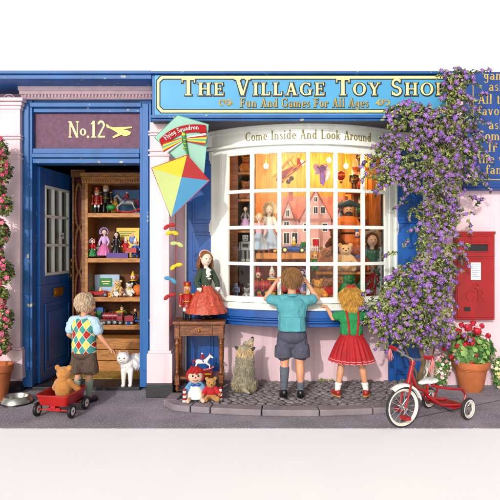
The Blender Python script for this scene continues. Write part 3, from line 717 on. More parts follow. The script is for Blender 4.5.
def soldier(name, label, H, loc, rz=0, coat=red, legs=whitec, group=None, hatm=blackp, beard=whitec):
    t = thing(name, label, 'nutcracker', loc, rz, group); k = H/.33; S = lambda *p: tuple(x*k for x in p)
    g = MB()
    for q in (-1, 1): g.cyl(S(q*.022, 0, .005), S(q*.022, 0, .075), .017*k, .014*k); g.ell(S(q*.022, -.014, .008), S(.016, .028, .010))
    g.build('boots', blackp, t)
    g = MB()
    for q in (-1, 1): g.cyl(S(q*.022, 0, .075), S(q*.02, 0, .13), .014*k)
    g.build('trousers', legs, t)
    g = MB(); g.lathe([(.045*k, .11*k), (.04*k, .14*k), (.034*k, .16*k), (.043*k, .215*k), (.025*k, .228*k)], seg=18)
    for q in (-1, 1): g.cyl(S(q*.052, 0, .215), S(q*.058, -.005, .13), .013*k)
    g.build('coat', coat, t)
    g = MB()
    for q in (-1, 1): g.ell(S(q*.052, 0, .218), S(.02, .02, .009)); g.ell(S(q*.012, -.042, .19), S(.004, .004, .004)); g.ell(S(q*.012, -.042, .17), S(.004, .004, .004))
    g.torus(S(0, 0, .158), .036*k, .005*k); g.build('trimmings', goldm, t)
    g = MB(); g.lathe([(.026*k, .225*k), (.03*k, .24*k), (.03*k, .275*k), (.026*k, .285*k)], seg=16)
    for q in (-1, 1): g.ell(S(q*.058, -.005, .122), S(.012, .012, .014))
    g.ell(S(0, -.032, .257), S(.007, .008, .008)); g.build('head', skin, t)
    g = MB(); g.ell(S(0, -.022, .238), S(.022, .014, .02)); g.ell(S(0, .012, .255), S(.032, .024, .028)); g.build('beard', beard, t)
    g = MB(); g.cyl(S(0, 0, .282), S(0, 0, .325), .029*k, .033*k); g.torus(S(0, 0, .288), .03*k, .005*k, m=1); g.ell(S(0, -.032, .307), S(.009, .005, .010), m=1); g.build('hat', [hatm, goldm], t)
    g = MB()
    for q in (-1, 1): g.ell(S(q*.011, -.029, .266), S(.0035, .003, .0035))
    g.build('eyes', eye_m, t); return t
def rocking_horse(name, label, L, loc, rz=0, coat=greyp, rider=red):
    """facing local -x, L long"""
    t = thing(name, label, 'rocking horse', loc, rz); k = L/.3; S = lambda *p: tuple(x*k for x in p)
    g = MB()
    g.cap(S(-.05, 0, .13), S(.06, 0, .125), .034*k, .034*k); g.cap(S(-.065, 0, .15), S(-.105, 0, .20), .026*k, .018*k); g.cap(S(-.105, 0, .205), S(-.145, 0, .18), .018*k, .011*k)
    for q in (-1, 1):
        g.cap(S(-.06, q*.018, .11), S(-.105, q*.022, .075), .014*k, .009*k); g.cap(S(-.105, q*.022, .075), S(-.10, q*.024, .03), .009*k, .007*k)
        g.cap(S(.07, q*.018, .11), S(.085, q*.022, .07), .016*k, .009*k); g.cap(S(.085, q*.022, .07), S(.11, q*.024, .03), .009*k, .007*k); g.ell(S(-.10, q*.009, .225), S(.005, .004, .012))
    g.build('horse_body', coat, t, voxel=.0035*k, sm=2)
    g = MB()
    for q in (-1, 1):
        pts = [S(-.16+.32*i/12, q*.028, .012+.045*((i-6)/6)**2) for i in range(13)]
        g.tube(pts, .009*k, 8)
    for x in (-.1, 0, .11): g.cyl(S(x, -.028, .02), S(x, .028, .02), .006*k)
    g.build('rocker', red, t)
    g = MB(); g.tube([S(.085, 0, .15), S(.12, 0, .14), S(.13, 0, .09)], [.008*k, .014*k, .004*k], 8)
    for i in range(6): g.ell(S(-.075-.007*i+.004, 0, .165+.012*i), S(.012, .010, .012))
    g.build('mane_and_tail', redcloth, t)
    g = MB(); g.ell(S(0, 0, .158), S(.035, .03, .012)); g.build('saddle', redcloth, t)
    g = MB(); g.ell(S(.005, 0, .195), S(.018, .022, .032)); g.ell(S(.0, 0, .238), S(.014, .014, .016), m=1); g.cyl(S(0, 0, .248), S(0, 0, .275), .014*k, .011*k, m=2)
    for q in (-1, 1): g.cap(S(0, q*.02, .21), S(-.04, q*.015, .18), .007*k); g.cap(S(.005, q*.015, .17), S(-.02, q*.035, .13), .009*k, m=2)
    g.build('rider', [rider, skin_pale, bluep], t)
    return t
def wheel(g, c, r, w_, m=0, hub=1, axis='y', seg=20):
    c = Vector(c); ax = {'x': Vector((1, 0, 0)), 'y': Vector((0, 1, 0))}[axis]*w_/2
    g.cyl(c-ax, c+ax, r, r, seg, m); g.cyl(c-ax*1.1, c+ax*1.1, r*.55, r*.55, seg, hub)
def toy_car(name, label, L, loc, rz=0, body=red):
    t = thing(name, label, 'toy car', loc, rz); k = L/.25; S = lambda *p: tuple(x*k for x in p)
    g = MB(); prof = [(-.125, .02), (.12, .02), (.125, .05), (.09, .062), (.03, .066), (.01, .06), (-.03, .058), (-.06, .062), (-.115, .045)]
    g.prism([(x*k, z*k) for x, z in prof], lambda a_, b_, d_: Vector((a_, d_, b_)), -.045*k, .045*k)
    for x in (-.075, .078):
        for q in (-1, 1): g.ell(S(x, q*.047, .032), S(.036, .013, .032))
    g.build('body', body, t, bevel=.004*k)
    for x in (-.075, .078):
        for q in (-1, 1): g = MB(); wheel(g, S(x, q*.058, .026), .026*k, .016*k); g.build('wheel', [blackp, greyp], t)
    g = MB()
    g.add([S(-.03, -.035, .058), S(-.03, .035, .058), S(-.012, .032, .092), S(-.012, -.032, .092)], [(0, 1, 2, 3)]); g.build('windscreen', greyp, t, smooth=False)
    g = MB().ell(S(.03, -.015, .085), S(.015, .015, .017)).ell(S(.03, -.015, .065), S(.02, .02, .02), m=1); g.build('driver', [skin_pale, yellow], t)
    g = MB()
    for q in (-1, 1): g.ell(S(-.122, q*.03, .042), S(.008, .010, .010))
    g.build('headlights', cream, t); return t
def train(name, label, L, loc, rz=0, body=red, trim=goldm, tender=True):
    """engine pointing to local -x"""
    t = thing(name, label, 'toy train', loc, rz); k = L/.4; S = lambda *p: tuple(x*k for x in p)
    g = MB().cyl(S(-.14, 0, .10), S(.03, 0, .10), .042*k, seg=20).box(*[x*k for x in (-.16, .10, -.045, .045, .045, .062)]); g.build('boiler', body, t)
    g = MB().box(*[x*k for x in (.032, .10, -.047, .047, .063, .145)]); g.box(*[x*k for x in (.022, .11, -.055, .055, .147, .158)], 1); g.box(*[x*k for x in (.045, .085, -.0485, .0485, .105, .138)], 2); g.build('cab', [body, yellow, blackp], t, smooth=False, bevel=.003*k)
    g = MB().cyl(S(-.12, 0, .135), S(-.12, 0, .19), .012*k, .018*k).ell(S(-.05, 0, .145), S(.016, .016, .02)); g.cyl(S(-.165, 0, .10), S(-.14, 0, .10), .036*k, .044*k); g.build('chimney', blackp, t)
    for x, r in ((-.12, .026), (-.06, .032), (.01, .032), (.075, .026)):
        for q in (-1, 1): g = MB(); wheel(g, S(x, q*.05, r), r*k, .012*k); g.build('wheel', [blackp, trim], t)
    g = MB(); 
    for x in (-.12, -.07, -.02): g.torus(S(x, 0, .10), .0425*k, .003*k, rot=(0, R(90), 0))
    g.build('boiler_band', trim, t)
    if tender:
        g = MB().box(*[x*k for x in (.125, .23, -.045, .045, .04, .105)]); g.ell(S(.178, 0, .105), S(.05, .04, .02), m=1); g.build('tender', [body, blackp], t, smooth=False)
        for x in (.15, .21):
            for q in (-1, 1): g = MB(); wheel(g, S(x, q*.05, .024), .024*k, .012*k); g.build('wheel', [blackp, trim], t)
    return t
def boxy(name, label, cat, bx, mats, loc, rz=0, rot=None):
    t = thing(name, label, cat, loc, rot or rz); return t
# -------- shelving seen through the open door
cab = thing('shelf_cabinet', 'wooden shelf cabinet with dentil cornice just inside the open shop door', 'shelves', (0, .45, 0))
cx0, cx1, zs4 = -1.66, -.66, (1.624, 1.168, .773, .489)
g = MB().box(cx0, cx1, .30, .32, .36, 2.1); g.build('back_panel', darkw, cab, smooth=False)
g = MB().box(cx0-.005, cx0+.02, -.02, .299, .36, 1.92); g.build('side', shelfw, cab, smooth=False)
for z in zs4: g = MB().box(cx0+.021, cx1, -.02, .298, z-.045, z); g.build('shelf', shelfw, cab, smooth=False, bevel=.003)
g = MB()
for i in range(3): g.box(cx0, cx1, -.03, .298, .023+i*.113, .13+i*.113)
dr = g.build('drawer_front', shelfw, cab, smooth=False, bevel=.004)
g = MB().box(cx0-.03, cx1, -.05, .298, 1.92, 1.955).box(cx0-.03, cx1, -.07, .298, 1.956, 1.985).box(cx0-.03, cx1, -.10, .298, 1.986, 2.02)
for i in range(40): g.box(cx0-.02+i*.0245, cx0-.008+i*.0245, -.065, -.0505, 1.93, 1.95)
g.build('cornice', shelfw, cab, smooth=False)
# lattice column
g = MB().box(-1.805, -1.785, .0, .06, .02, 1.985).box(-1.705, -1.667, .0, .06, .02, 1.985).box(-1.81, -1.667, -.02, .10, 1.986, 2.06)
for i in range(4):
    zc = .35+i*.45
    for q in (-1, 1): g.tube([(-1.745+q*.036*math.cos(R(b_)), .03, zc+.225*math.sin(R(b_))) for b_ in range(-90, 91, 15)], .014, 8)
g.build('lattice_column', brown, cab, smooth=False); g = MB().box(-1.784, -1.705, .065, .08, .02, 1.98); g.build('column_backing', maroon, cab, smooth=False)
def SP(px, z, y=.52):          # on a shelf at height z seen at photo column px
    return ((px-250)*(y+5)/F, y, z)
Z1, Z2, Z3, Z4 = zs4
soldier('nutcracker', 'red coated toy nutcracker with red hat on the top cabinet shelf', .27, SP(97, Z1+.001), 0, red, whitec, hatm=red)
soldier('nutcracker', 'taller dark coated toy nutcracker with white beard beside the red one on the top shelf', .33, SP(106, Z1+.001, .56), 0, blackp, blackp, hatm=blackp)
g = MB().cyl((0, 0, 0), (0, 0, .12), .04, .035).ell((0, 0, .17), (.035, .035, .045)); tag(g.build('wooden_figure', orangep, None, loc=SP(88.5, Z1+.001, .56)), 'small orange turned wooden figure at the left end of the top cabinet shelf', 'toy')
rocking_horse('toy_rocking_horse', 'grey toy rocking horse with rider on red rockers on the top cabinet shelf', .27, SP(127, Z1+.001, .52), 0)
pic = thing('toy_box', 'blue picture box standing behind the rocking horse on the top shelf', 'box', SP(126, Z1+.001, .66)); g = MB().box(-.15, .14, 0, .05, 0, .255); g.build('carton', bluep, pic, smooth=False); g = MB().box(-.125, .115, -.004, -.0005, .03, .225); g.build('picture', card, pic, smooth=False)
g = MB().ell((0, 0, .03), (.05, .03, .03)); tag(g.build('toy_turtle', greenp, None, loc=SP(111, Z1+.03, .49)), 'small green humped toy between the dark nutcracker and the rocking horse', 'toy')
doll('bonnet_doll', 'doll in wide pink crinoline and lilac bonnet on the second shelf', .30, SP(104.5, Z2+.001, .52), 0, pinkc, lilac, darkh, lilac, tiers=1, longhair=False)
doll('cloaked_doll', 'pale faced doll in a long black dress beside the pink dress doll', .27, SP(116.5, Z2+.001, .54), 0, blackp, blackp, darkh, None, tiers=1)
doll('green_doll', 'small doll in green skirt and white cap at the left of the second shelf', .19, SP(92.5, Z2+.001, .49), 0, greenp, redcloth, brownh, whitec, tiers=1, longhair=False)
bk_ = thing('picture_book', 'yellow picture book standing open behind the purple box', 'book', SP(127, Z2+.001, .62), rz=(R(-8), 0, 0)); g = MB().box(-.12, .12, 0, .02, .0, .315); g.build('cover', yellow, bk_, smooth=False)
g = MB(); 
for i in range(3): g.box(-.095, .08-.03*i, -.003, -.0004, .27-i*.02, .277-i*.02)
g.ell((.05, -.003, .19), (.035, .003, .045), m=1).ell((-.03, -.003, .15), (.035, .003, .045), m=2).ell((.05, -.005, .235), (.018, .003, .02), m=3).ell((-.03, -.005, .19), (.018, .003, .02), m=3); g.build('cover_picture', [greenp, bluep, redcloth, skin], bk_)
g = MB().box(-.12, .10, -.035, .035, 0, .05); tag(g.build('purple_box', M('purple_card', '#4a2a80', .5, .1), None, smooth=False, loc=SP(119, Z2+.001, .475)), 'flat purple box lying on the front edge of the second shelf', 'box')
g = MB().box(-.05, .05, -.03, .03, 0, .05); tag(g.build('red_box', red, None, smooth=False, loc=SP(132, Z2+.053, .475)), 'small red box resting on the purple box beside the yellow book', 'box')
g = MB().box(-.06, .06, -.02, .02, 0, .2); tag(g.build('red_box', redcloth, None, smooth=False, loc=SP(90.5, Z2+.001, .62)), 'red box standing behind the small green skirted doll', 'box')
toy_car('toy_sports_car', 'red open toy sports car on the third shelf', .23, SP(98, Z3+.001, .49), R(12))
lb = thing('toy_box', 'pale box with a green label behind the red toy car', 'box', SP(107, Z3+.001, .64)); g = MB().box(-.13, .13, 0, .05, 0, .215); g.build('carton', lightblue, lb, smooth=False); g = MB().box(-.075, .055, -.005, -.0005, .09, .18, 0).box(-.055, .035, -.008, -.0055, .14, .15, 1).box(-.04, .02, -.008, -.0055, .115, .125, 1); g.build('box_label', [greenp, cream], lb, smooth=False)
def tin_robot(name, label, H, loc, rz=0, m=greyp, vm=None):
    t = thing(name, label, 'robot', loc, rz); k = H/.3; B_ = lambda *p: tuple(x*k for x in p)
    g = MB().box(*B_(-.05, .05, -.03, .03, .12, .215)); g.box(*B_(-.03, .03, -.032, -.0305, .15, .19), 1); g.build('chest', [m, blackp], t, smooth=False, bevel=.003*k)
    g = MB().box(*B_(-.033, .033, -.028, .028, .222, .285)); g.cyl(B_(0, 0, .285), B_(0, 0, .3), .006*k); g.build('head', m, t, smooth=False, bevel=.003*k)
    g = MB().ell(B_(-.014, -.029, .26), B_(.006, .004, .006)).ell(B_(.014, -.029, .26), B_(.006, .004, .006)).box(*B_(-.016, .016, -.031, -.0285, .235, .24)); g.build('face', blackp, t)
    for q in (-1, 1):
        g = MB().cyl(B_(q*.06, 0, .205), B_(q*.065, -.01, .13), .013*k, .011*k).ell(B_(q*.066, -.012, .122), B_(.014, .012, .014)); g.build('arm', m, t)
        g = MB().cyl(B_(q*.026, 0, .118), B_(q*.026, 0, .025), .017*k, .015*k).box(*B_(q*.026-.02, q*.026+.02, -.035, .022, 0, .028)); g.build('leg', m, t, smooth=False)
    return t
teddy('toy_puppy', 'white spotted sitting toy puppy beside the red toy car', fur_c, .17, SP(118, Z3+.001, .52), ribbon=yellow)
teddy('toy_lamb', 'small white sitting toy lamb on the third shelf front', M('fur_white', '#d5d0c6', .95, .1, 30, .5), .09, SP(116, Z3+.001, .47))
teddy('toy_mouse', 'tiny brown and white sitting toy animal right of the toy lamb', fur_b, .085, SP(123, Z3+.001, .47), ribbon=whitec)
teddy('toy_rabbit', 'white sitting toy rabbit with yellow ribbon near the door jamb', M('fur_white', '#d5d0c6'), .14, SP(129.5, Z3+.001, .52), ribbon=yellow)
g = MB().ell((0, 0, .06), .06); tag(g.build('toy_ball', orangep, None, loc=SP(138, Z3+.001, .56)), 'orange ball at the right end of the third shelf', 'ball')
train('toy_train', 'dark red toy steam train on the fourth shelf', .34, SP(115, Z4+.001, .50), 0, M('train_red', '#8d1a2a', .4, .12, coat=.3), greyp)
for px, mm, hh, l_ in ((89.5, orangep, .14, 'orange toy box at the left end of the fourth shelf'), (99.5, bluep, .16, 'blue and green toy box behind the front of the dark red train')):
    g = MB().box(-.045, .045, -.03, .03, 0, hh).box(-.03, .03, -.034, -.0305, .03, hh-.03, 1); tag(g.build('toy_box', [mm, greenp], None, smooth=False, loc=SP(px, Z4+.001, .62)), l_, 'box')
def motorbike(name, label, loc, rz=0, k=1):
    t = thing(name, label, 'toy motorcycle', loc, rz, scale=k)
    for x in (-.05, .05): g = MB().torus((x, 0, .028), .024, .006, rot=(R(90), 0, 0)).cyl((x, -.006, .028), (x, .006, .028), .008, m=1); g.build('wheel', [blackp, greyp], t)
    g = MB().tube([(-.05, 0, .028), (-.03, 0, .075)], .004).ell((0, 0, .055), (.028, .012, .014)).cap((.0, 0, .035), (.05, 0, .03), .008).ell((.03, 0, .06), (.025, .012, .007)).cyl((-.028, -.02, .078), (-.028, .02, .078), .003); g.build('frame', bluep, t)
    g = MB().ell((.018, 0, .095), (.014, .018, .03)).ell((.012, 0, .137), (.014, .014, .016), m=1); g.cap((.015, -.015, .11), (-.024, -.018, .08), .006).cap((.015, .015, .11), (-.024, .018, .08), .006).cap((.02, -.012, .07), (-.005, -.018, .035), .008); g.build('rider', [blackp, skin], t)
    return t
motorbike('toy_motorcycle', 'blue toy motorcycle with rider at the right end of the fourth shelf', SP(134, Z4+.001, .49), 0, 1.05)
g = MB().box(-1.82, -.99, .12, .42, .021, .032); tag(g.build('door_mat', M('straw_mat', '#a8873a', .95, .3, 40, .8, 90), None, smooth=False), 'straw coloured mat on the floor just inside the doorway', 'mat')
g = MB().box(0, .012, -.001, .0, 0, .1)

# -------- bow window display
hut = thing('corner_cupboard', 'brown cupboard with open shelves at the left end of the window display', 'cupboard', (0, .16, .80))
g = MB().box(-.285, -.115, 0, .40, 0, 1.48); g.build('side', brown, hut, smooth=False); g = MB().box(-.114, .03, .38, .40, 0, 1.48); g.build('back', darkw, hut, smooth=False); g = MB().box(.031, .055, 0, .40, 0, 1.48); g.build('stile', brown, hut, smooth=False)
for z in (.32, .62, .92, 1.18): g = MB().box(-.114, .03, .01, .379, z, z+.02); g.build('shelf', shelfw, hut, smooth=False)
tin_robot('toy_robot', 'silver tin robot on the cupboard shelf at the left end of the window', .27, (-.045, .24, 1.141))
doll('dark_doll', 'small dark haired doll on the cupboard shelf above the robot', .24, (-.045, .24, 1.441), 0, lilac, greyp, darkh, None, tiers=1)
teddy('window_bear', 'brown toy bear on the upper shelf of the left display cupboard', fur_b, .19, (-.04, .24, 1.741)); teddy('window_bear', 'tan toy bear with red ribbon on the topmost shelf of the left display cupboard', fur_t, .17, (-.04, .24, 2.001), ribbon=redcloth)
shf = thing('display_shelf', 'long varnished shelf crossing the window display', 'shelf', (0, 0, 0)); g = MB().box(.058, .90, .02, .55, 1.17, 1.225); g.build('board', orangew, shf, smooth=False, bevel=.004)
for x in (.10, .48, .86): g = MB().box(x-.02, x+.02, .40, .44, .801, 1.169); g.build('leg', orangew, shf, smooth=False)
shr = thing('display_shelf', 'lower shelf carrying the bears at the right side of the window display', 'shelf', (0, 0, 0)); g = MB().box(.60, 1.09, -.15, .0, 1.035, 1.06).box(.905, 1.27, .001, .5, 1.035, 1.06); g.build('board', orangew, shr, smooth=False)
for x, y in ((.62, -.03), (1.24, .3)): g = MB().box(x-.012, x+.012, y-.012, y+.012, .801, 1.034); g.build('leg', orangew, shr, smooth=False)
DZ = 1.226
doll('sun_bonnet_doll', 'fair haired doll in large cream bonnet at the left of the long shelf', .47, ((269-250)*5.17/F, .17, DZ), R(8), lightblue, whitec, blond, M('straw', '#d9c79a', .8, .15, 30, .3), tiers=1)
doll('little_blond_doll', 'smaller curly blond doll in pink and pale blue in front of the bonnet doll', .38, ((259-250)*5.07/F, .07, DZ), R(-6), lightblue, M('pale_pink_cloth', '#e3b6c4', .8, .1), blond, None, tiers=1, longhair=False)
# dolls' house
dh = thing('dolls_house', 'large pink dolls house with steep gables on the long shelf', 'dolls house', ((313-250)*5.33/F, .33, DZ))
g = MB().box(-.33, .33, -.10, .16, 0, .33)
for x0, x1 in ((-.14+.0, .16),): 
    g.prism([(x0, .33), (x1, .33), ((x0+x1)/2, .60)], lambda a_, b_, d_: Vector((a_, d_, b_)), -.13, .0)
    g.box(x0, x1, -.13, -.101, 0, .33)
g.prism([(-.31, .33), (-.20, .33), (-.255, .50)], lambda a_, b_, d_: Vector((a_, d_, b_)), -.12, .0); g.prism([(.21, .33), (.32, .33), (.265, .50)], lambda a_, b_, d_: Vector((a_, d_, b_)), -.12, .0)
g.build('wall', pinkbrick, dh, smooth=False)
g = MB()
g.add([(-.35, -.12, .32), (.35, -.12, .32), (.35, .03, .56), (-.35, .03, .56), (-.35, .18, .32), (.35, .18, .32)], [(0, 1, 2, 3), (3, 2, 5, 4)])
for x0, x1, zt, yf in ((-.155, .175, .625, -.145), (-.325, -.185, .52, -.135), (.195, .335, .52, -.135)):
    xm = (x0+x1)/2
    for a_ in (x0, x1): g.add([(a_, yf, .315), (xm, yf, zt), (xm, .0, zt), (a_, .0, .315), (a_, yf, .300), (xm, yf, zt-.02), (xm, 0, zt-.02), (a_, 0, .300)], [(0, 1, 2, 3), (4, 5, 6, 7), (0, 1, 5, 4)])
g.build('roof', roofp, dh, smooth=False)
for x, z, w__, hh, y in ((-.06, .37, .05, .08, -.13), (.01, .37, .05, .08, -.13), (.08, .37, .05, .08, -.13), (.01, .485, .035, .06, -.13), (-.26, .34, .04, .08, -.12), (.265, .34, .04, .08, -.12), (-.27, .08, .07, .12, -.10), (-.19, .08, .07, .12, -.10), (.2, .08, .07, .12, -.10), (.28, .08, .07, .12, -.10), (-.08, .2, .06, .09, -.13), (.1, .2, .06, .09, -.13), (-.27, .24, .06, .07, -.10), (.27, .24, .06, .07, -.10)):
    g = MB().box(x-w__/2, x+w__/2, y-.006, y-.0005, z, z+hh); g.box(x-w__*.36, x-.002, y-.009, y-.0062, z+.01, z+hh-.01, 1).box(x+.002, x+w__*.36, y-.009, y-.0062, z+.01, z+hh-.01, 1); g.build('window', [whitec, blackp], dh, smooth=False)
g = MB().box(-.03, .05, -.14, -.1305, 0, .14).box(-.02, .04, -.145, -.1405, 0, .13, 1); g.build('front_door', [whitec, redcloth], dh, smooth=False)
g = MB().box(-.24, -.20, .0, .04, .45, .63).box(.2, .24, .0, .04, .45, .63); g.build('chimney', roofp, dh, smooth=False)
# toy plane hanging
pl = thing('toy_biplane', 'red and yellow toy aeroplane hanging on threads in the upper window', 'toy plane', (.375, .12, 2.0), (R(20), R(28), R(-150)), scale=1.0)
g = MB().tube([(-.17, 0, .0), (-.12, 0, 0), (0, 0, 0), (.1, 0, 0), (.125, 0, 0)], [.008, .02, .035, .036, .02], 16); g.add([(-.165, 0, .0), (-.11, 0, .015), (-.16, 0, .075), (-.185, 0, .07)], [(0, 1, 2, 3)]); g.box(-.18, -.13, -.07, .07, -.004, .004); g.build('fuselage', red, pl)
for z in (-.03, .06): g = MB().box(-.0, .075, -.21, .21, z, z+.008); g.build('wing', yellow, pl, smooth=False, bevel=.003)
g = MB()
for y in (-.15, .15): g.cyl((.02, y, -.024), (.02, y, .06), .003).cyl((.06, y, -.024), (.06, y, .06), .003)
g.build('strut', blackp, pl)
g = MB().ell((.04, -.15, .071), (.026, .026, .003)).ell((.04, .15, .071), (.026, .026, .003)).ell((.04, -.15, -.034), (.026, .026, .003)).ell((.04, .15, -.034), (.026, .026, .003)); g.build('roundel', bluep, pl)
g = MB().ell((.13, 0, 0), (.012, .012, .012)).box(.128, .133, -.075, .075, -.009, .009).cyl((.05, -.045, -.075), (.05, -.03, -.075), .022, m=1).cyl((.05, .03, -.075), (.05, .045, -.075), .022, m=1).cyl((.05, -.035, -.08), (.05, -.01, -.03), .003).cyl((.05, .035, -.08), (.05, .01, -.03), .003); g.build('propeller', [greyp, blackp], pl)
g = MB().cyl((-.0, .0, .035), (0.15, .06, .3), .001); 
# fairy on a moon
fy = thing('hanging_fairy', 'purple fairy figure sitting in a pale crescent moon, hanging in the upper window', 'ornament', ((322-250)*4.95/F, -.05, 1.86))
g = MB(); g.tube([(.05*math.cos(R(b_))*1.0+.01, 0, .1+.075*math.sin(R(b_))) for b_ in range(-80, 90, 12)], [.002+.016*math.sin(PI*i/14) for i in range(15)], 8); g.build('moon', M('moon_white', '#e8e3f0', .5), fy)
g = MB().cap((0, 0, .13), (.0, 0, .09), .016, .02).ell((0, 0, .165), .018).cap((.0, 0, .08), (-.01, -.02, .01), .022, .012).cap((.015, 0, .08), (.01, -.02, -.01), .02, .01).cap((-.01, 0, .14), (-.045, -.01, .16), .007).cap((.012, 0, .14), (.04, -.01, .16), .007); g.build('body', purple, fy, voxel=.004)
g = MB()
for q in (-1, 1): g.ell((q*.032-.01, .012, .15), (.03, .003, .045), rot=(0, q*.7, 0)); g.ell((q*.025-.01, .012, .11), (.018, .003, .03), rot=(0, q*1.9, 0))
g.build('wing', lilac, fy)
# pirate
pr = thing('pirate_figure', 'bearded pirate figure in orange coat and dark cocked hat behind the cream bear', 'figure', ((348-250)*5.12/F, .12, 1.226), scale=.93)
g = MB().ell((0, 0, .43), (.05, .05, .065)).cap((0, 0, .3), (0, 0, .38), .05, .03); g.ell((0, -.05, .425), (.011, .013, .012)); 
for q in (-1, 1): g.ell((q*.13, -.05, .17), (.022, .022, .026))
g.build('body', skin, pr, voxel=.006)
g = MB().lathe([(.10, .0), (.10, .1), (.075, .2), (.095, .32), (.07, .37), (.03, .39)], seg=24)
for q in (-1, 1): g.cap((q*.07, 0, .34), (q*.115, -.02, .25), .03, .028).cap((q*.13, -.02, .25), (q*.13, -.045, .19), .03, .034)
g.build('coat', orangep, pr, voxel=.006)
g = MB().ell((0, -.035, .375), (.045, .03, .05)).ell((0, .02, .42), (.055, .045, .065)); g.build('beard', darkh, pr, voxel=.006)
g = MB().ell((0, 0, .50), (.062, .055, .04)); g.tube([(-.12, .0, .475), (-.06, -.055, .49), (0, -.075, .515), (.06, -.055, .49), (.12, .0, .475), (0, .07, .52), (-.07, .05, .5)], [.018, .024, .03, .024, .018, .024, .03, .024], 8, closed=True); g.build('hat', M('hat_teal', '#27434a', .7, .2), pr)
g = MB().torus((0, 0, .2), .082, .009); g.ell((-.018, -.045, .44), .006).ell((.018, -.045, .44), .006); g.build('belt', blackp, pr)
# items on the lower green floor and shelf
tz = .801
train('toy_locomotive', 'bright red toy steam locomotive with black chimney in the lower left window', .40, ((265-250)*4.96/F, -.04, tz+.03), R(4), red, goldm)
g = MB().box(-.35, .35, -.06, .06, 0, .012)
tag(g.build('track_board', M('board_green2', '#2f6b3a', .9, .2, 30, .4), None, smooth=False, loc=(.16, -.035, tz)), 'flat green board under the red locomotive', 'board')
def racer(name, label, loc, rz=0, k=1):
    t = thing(name, label, 'toy car', loc, rz, scale=k)
    g = MB().tube([(-.15, 0, .04), (-.1, 0, .045), (0, 0, .05), (.1, 0, .045), (.15, 0, .035)], [.01, .03, .038, .03, .01], 14); g.build('body', bluep, t)
    for x, r in ((-.1, .036), (.1, .032)):
        for q in (-1, 1): g = MB(); wheel(g, (x, q*.055, r), r, .02); g.build('wheel', [blackp, cream], t)
    g = MB().ell((.01, 0, .105), (.025, .025, .035)).ell((.01, 0, .15), (.022, .022, .024), m=1).cyl((.01, 0, .165), (.01, 0, .19), .016, .012, m=2); g.build('driver', [yellow, skin_pale, whitec], t); return t
racer('toy_racer', 'blue toy racing car with yellow clad driver on the long shelf before the dolls house', ((293-250)*5.06/F, .06, DZ), 0, .8)
teddy('window_bear', 'dark tan bear resting on the shelf before the dolls house door', fur_b, .23, ((325.5-250)*4.93/F, -.09, 1.061), 0)
teddy('window_bear', 'large cream bear with black nose sitting below the pirate', fur_c, .26, ((345-250)*4.93/F, -.085, 1.061), R(-6))
doll('lace_bonnet_doll', 'large auburn haired doll with lace bonnet and green dress at the right window end', .62, ((372-250)*5.05/F, .05, .801), 0, M('doll_green', '#3f7f68', .7, .15), M('doll_green', '#3f7f68'), auburn, M('lace', '#e8dfca', .8, .1, 30, .4))
g = MB().box(1.17, 1.275, .18, .60, .801, 2.29); g.box(1.155, 1.17, .20, .24, 1.06, 1.09, 0); tag(g.build('tall_cupboard', orangew, None, smooth=False, bevel=.004), 'tall orange wooden cupboard at the right end of the window display', 'cupboard')
rk = thing('toy_rack', 'narrow upright rack of small toys left of the tall orange cupboard', 'rack', (1.09, .3, 1.061)); g = MB().box(-.05, .06, .14, .16, 0, 1.2); g.build('back', darkw, rk, smooth=False)
for i in range(4): g = MB().box(-.05, .06, 0, .139, .25+i*.25, .265+i*.25); g.build('shelf', orangew, rk, smooth=False)
for i, (c1, lb_) in enumerate(((redcloth, 'small red clad toy figure on the lowest shelf of the toy rack'), (greenp, 'small green clad toy figure on the second shelf of the toy rack'), (redcloth, 'small red clad toy figure on the third shelf of the toy rack'), (blackp, 'small black clad toy figure on the top shelf of the toy rack'))):
    soldier('toy_figure', lb_, .2, (1.095, .35, 1.061+.266+i*.25), 0, c1, c1, hatm=c1)
soldier('toy_soldier', 'toy soldier in black with white beard standing high on the pirate side of the window', .24, ((356-250)*5.2/F, .30, 1.83), 0, blackp, blackp, hatm=redcloth)
g = MB().box(-.09, .09, -.06, .10, 0, .02).box(-.012, .012, .07, .10, -.63, -.0005); tag(g.build('plinth_stand', orangew, None, smooth=False, loc=((356-250)*5.2/F, .30, 1.808)), 'tall thin wooden stand carrying the black toy soldier', 'stand')
teddy('window_bear', 'golden bear in the bottom row of the window nearest the boy in the teal shirt', M('fur_gold', '#c98a2a', .95, .15, 40, .5), .20, ((318-250)*4.80/F, -.17, tz), R(10)); teddy('window_bear', 'brown bear with a red jacket in the bottom row of the window', fur_b, .21, ((329-250)*4.84/F, -.13, tz), R(-8), jacket=redcloth)
g = MB().ell((0, 0, .03), (.035, .03, .03)); tag(g.build('toy_apple', red, None, loc=((260-250)*4.75/F, -.20, tz)), 'small red ball on the green baize in front of the locomotive', 'ball')
t_f = teddy('green_frog_toy', 'green sitting toy frog in the bottom row behind the girl', greenp, .26, ((349-250)*4.88/F, -.10, tz)); t_f['category'] = 'toy frog'
teddy('window_bear', 'orange tan bear squeezed between the jacketed bear and the green frog', M('fur_orange', '#bd7426', .95, .15, 40, .5), .24, ((340-250)*4.92/F, -.06, tz))
doll('red_hair_rag_doll', 'rag doll with red woollen hair and red dress in the bottom right pane', .33, ((371.5-250)*4.97/F, -.05, tz), 0, redcloth, redcloth, M('red_wool', '#a3161d', .9, .2, 30, .6), redcloth, hatkind='band', longhair=False, tiers=1)
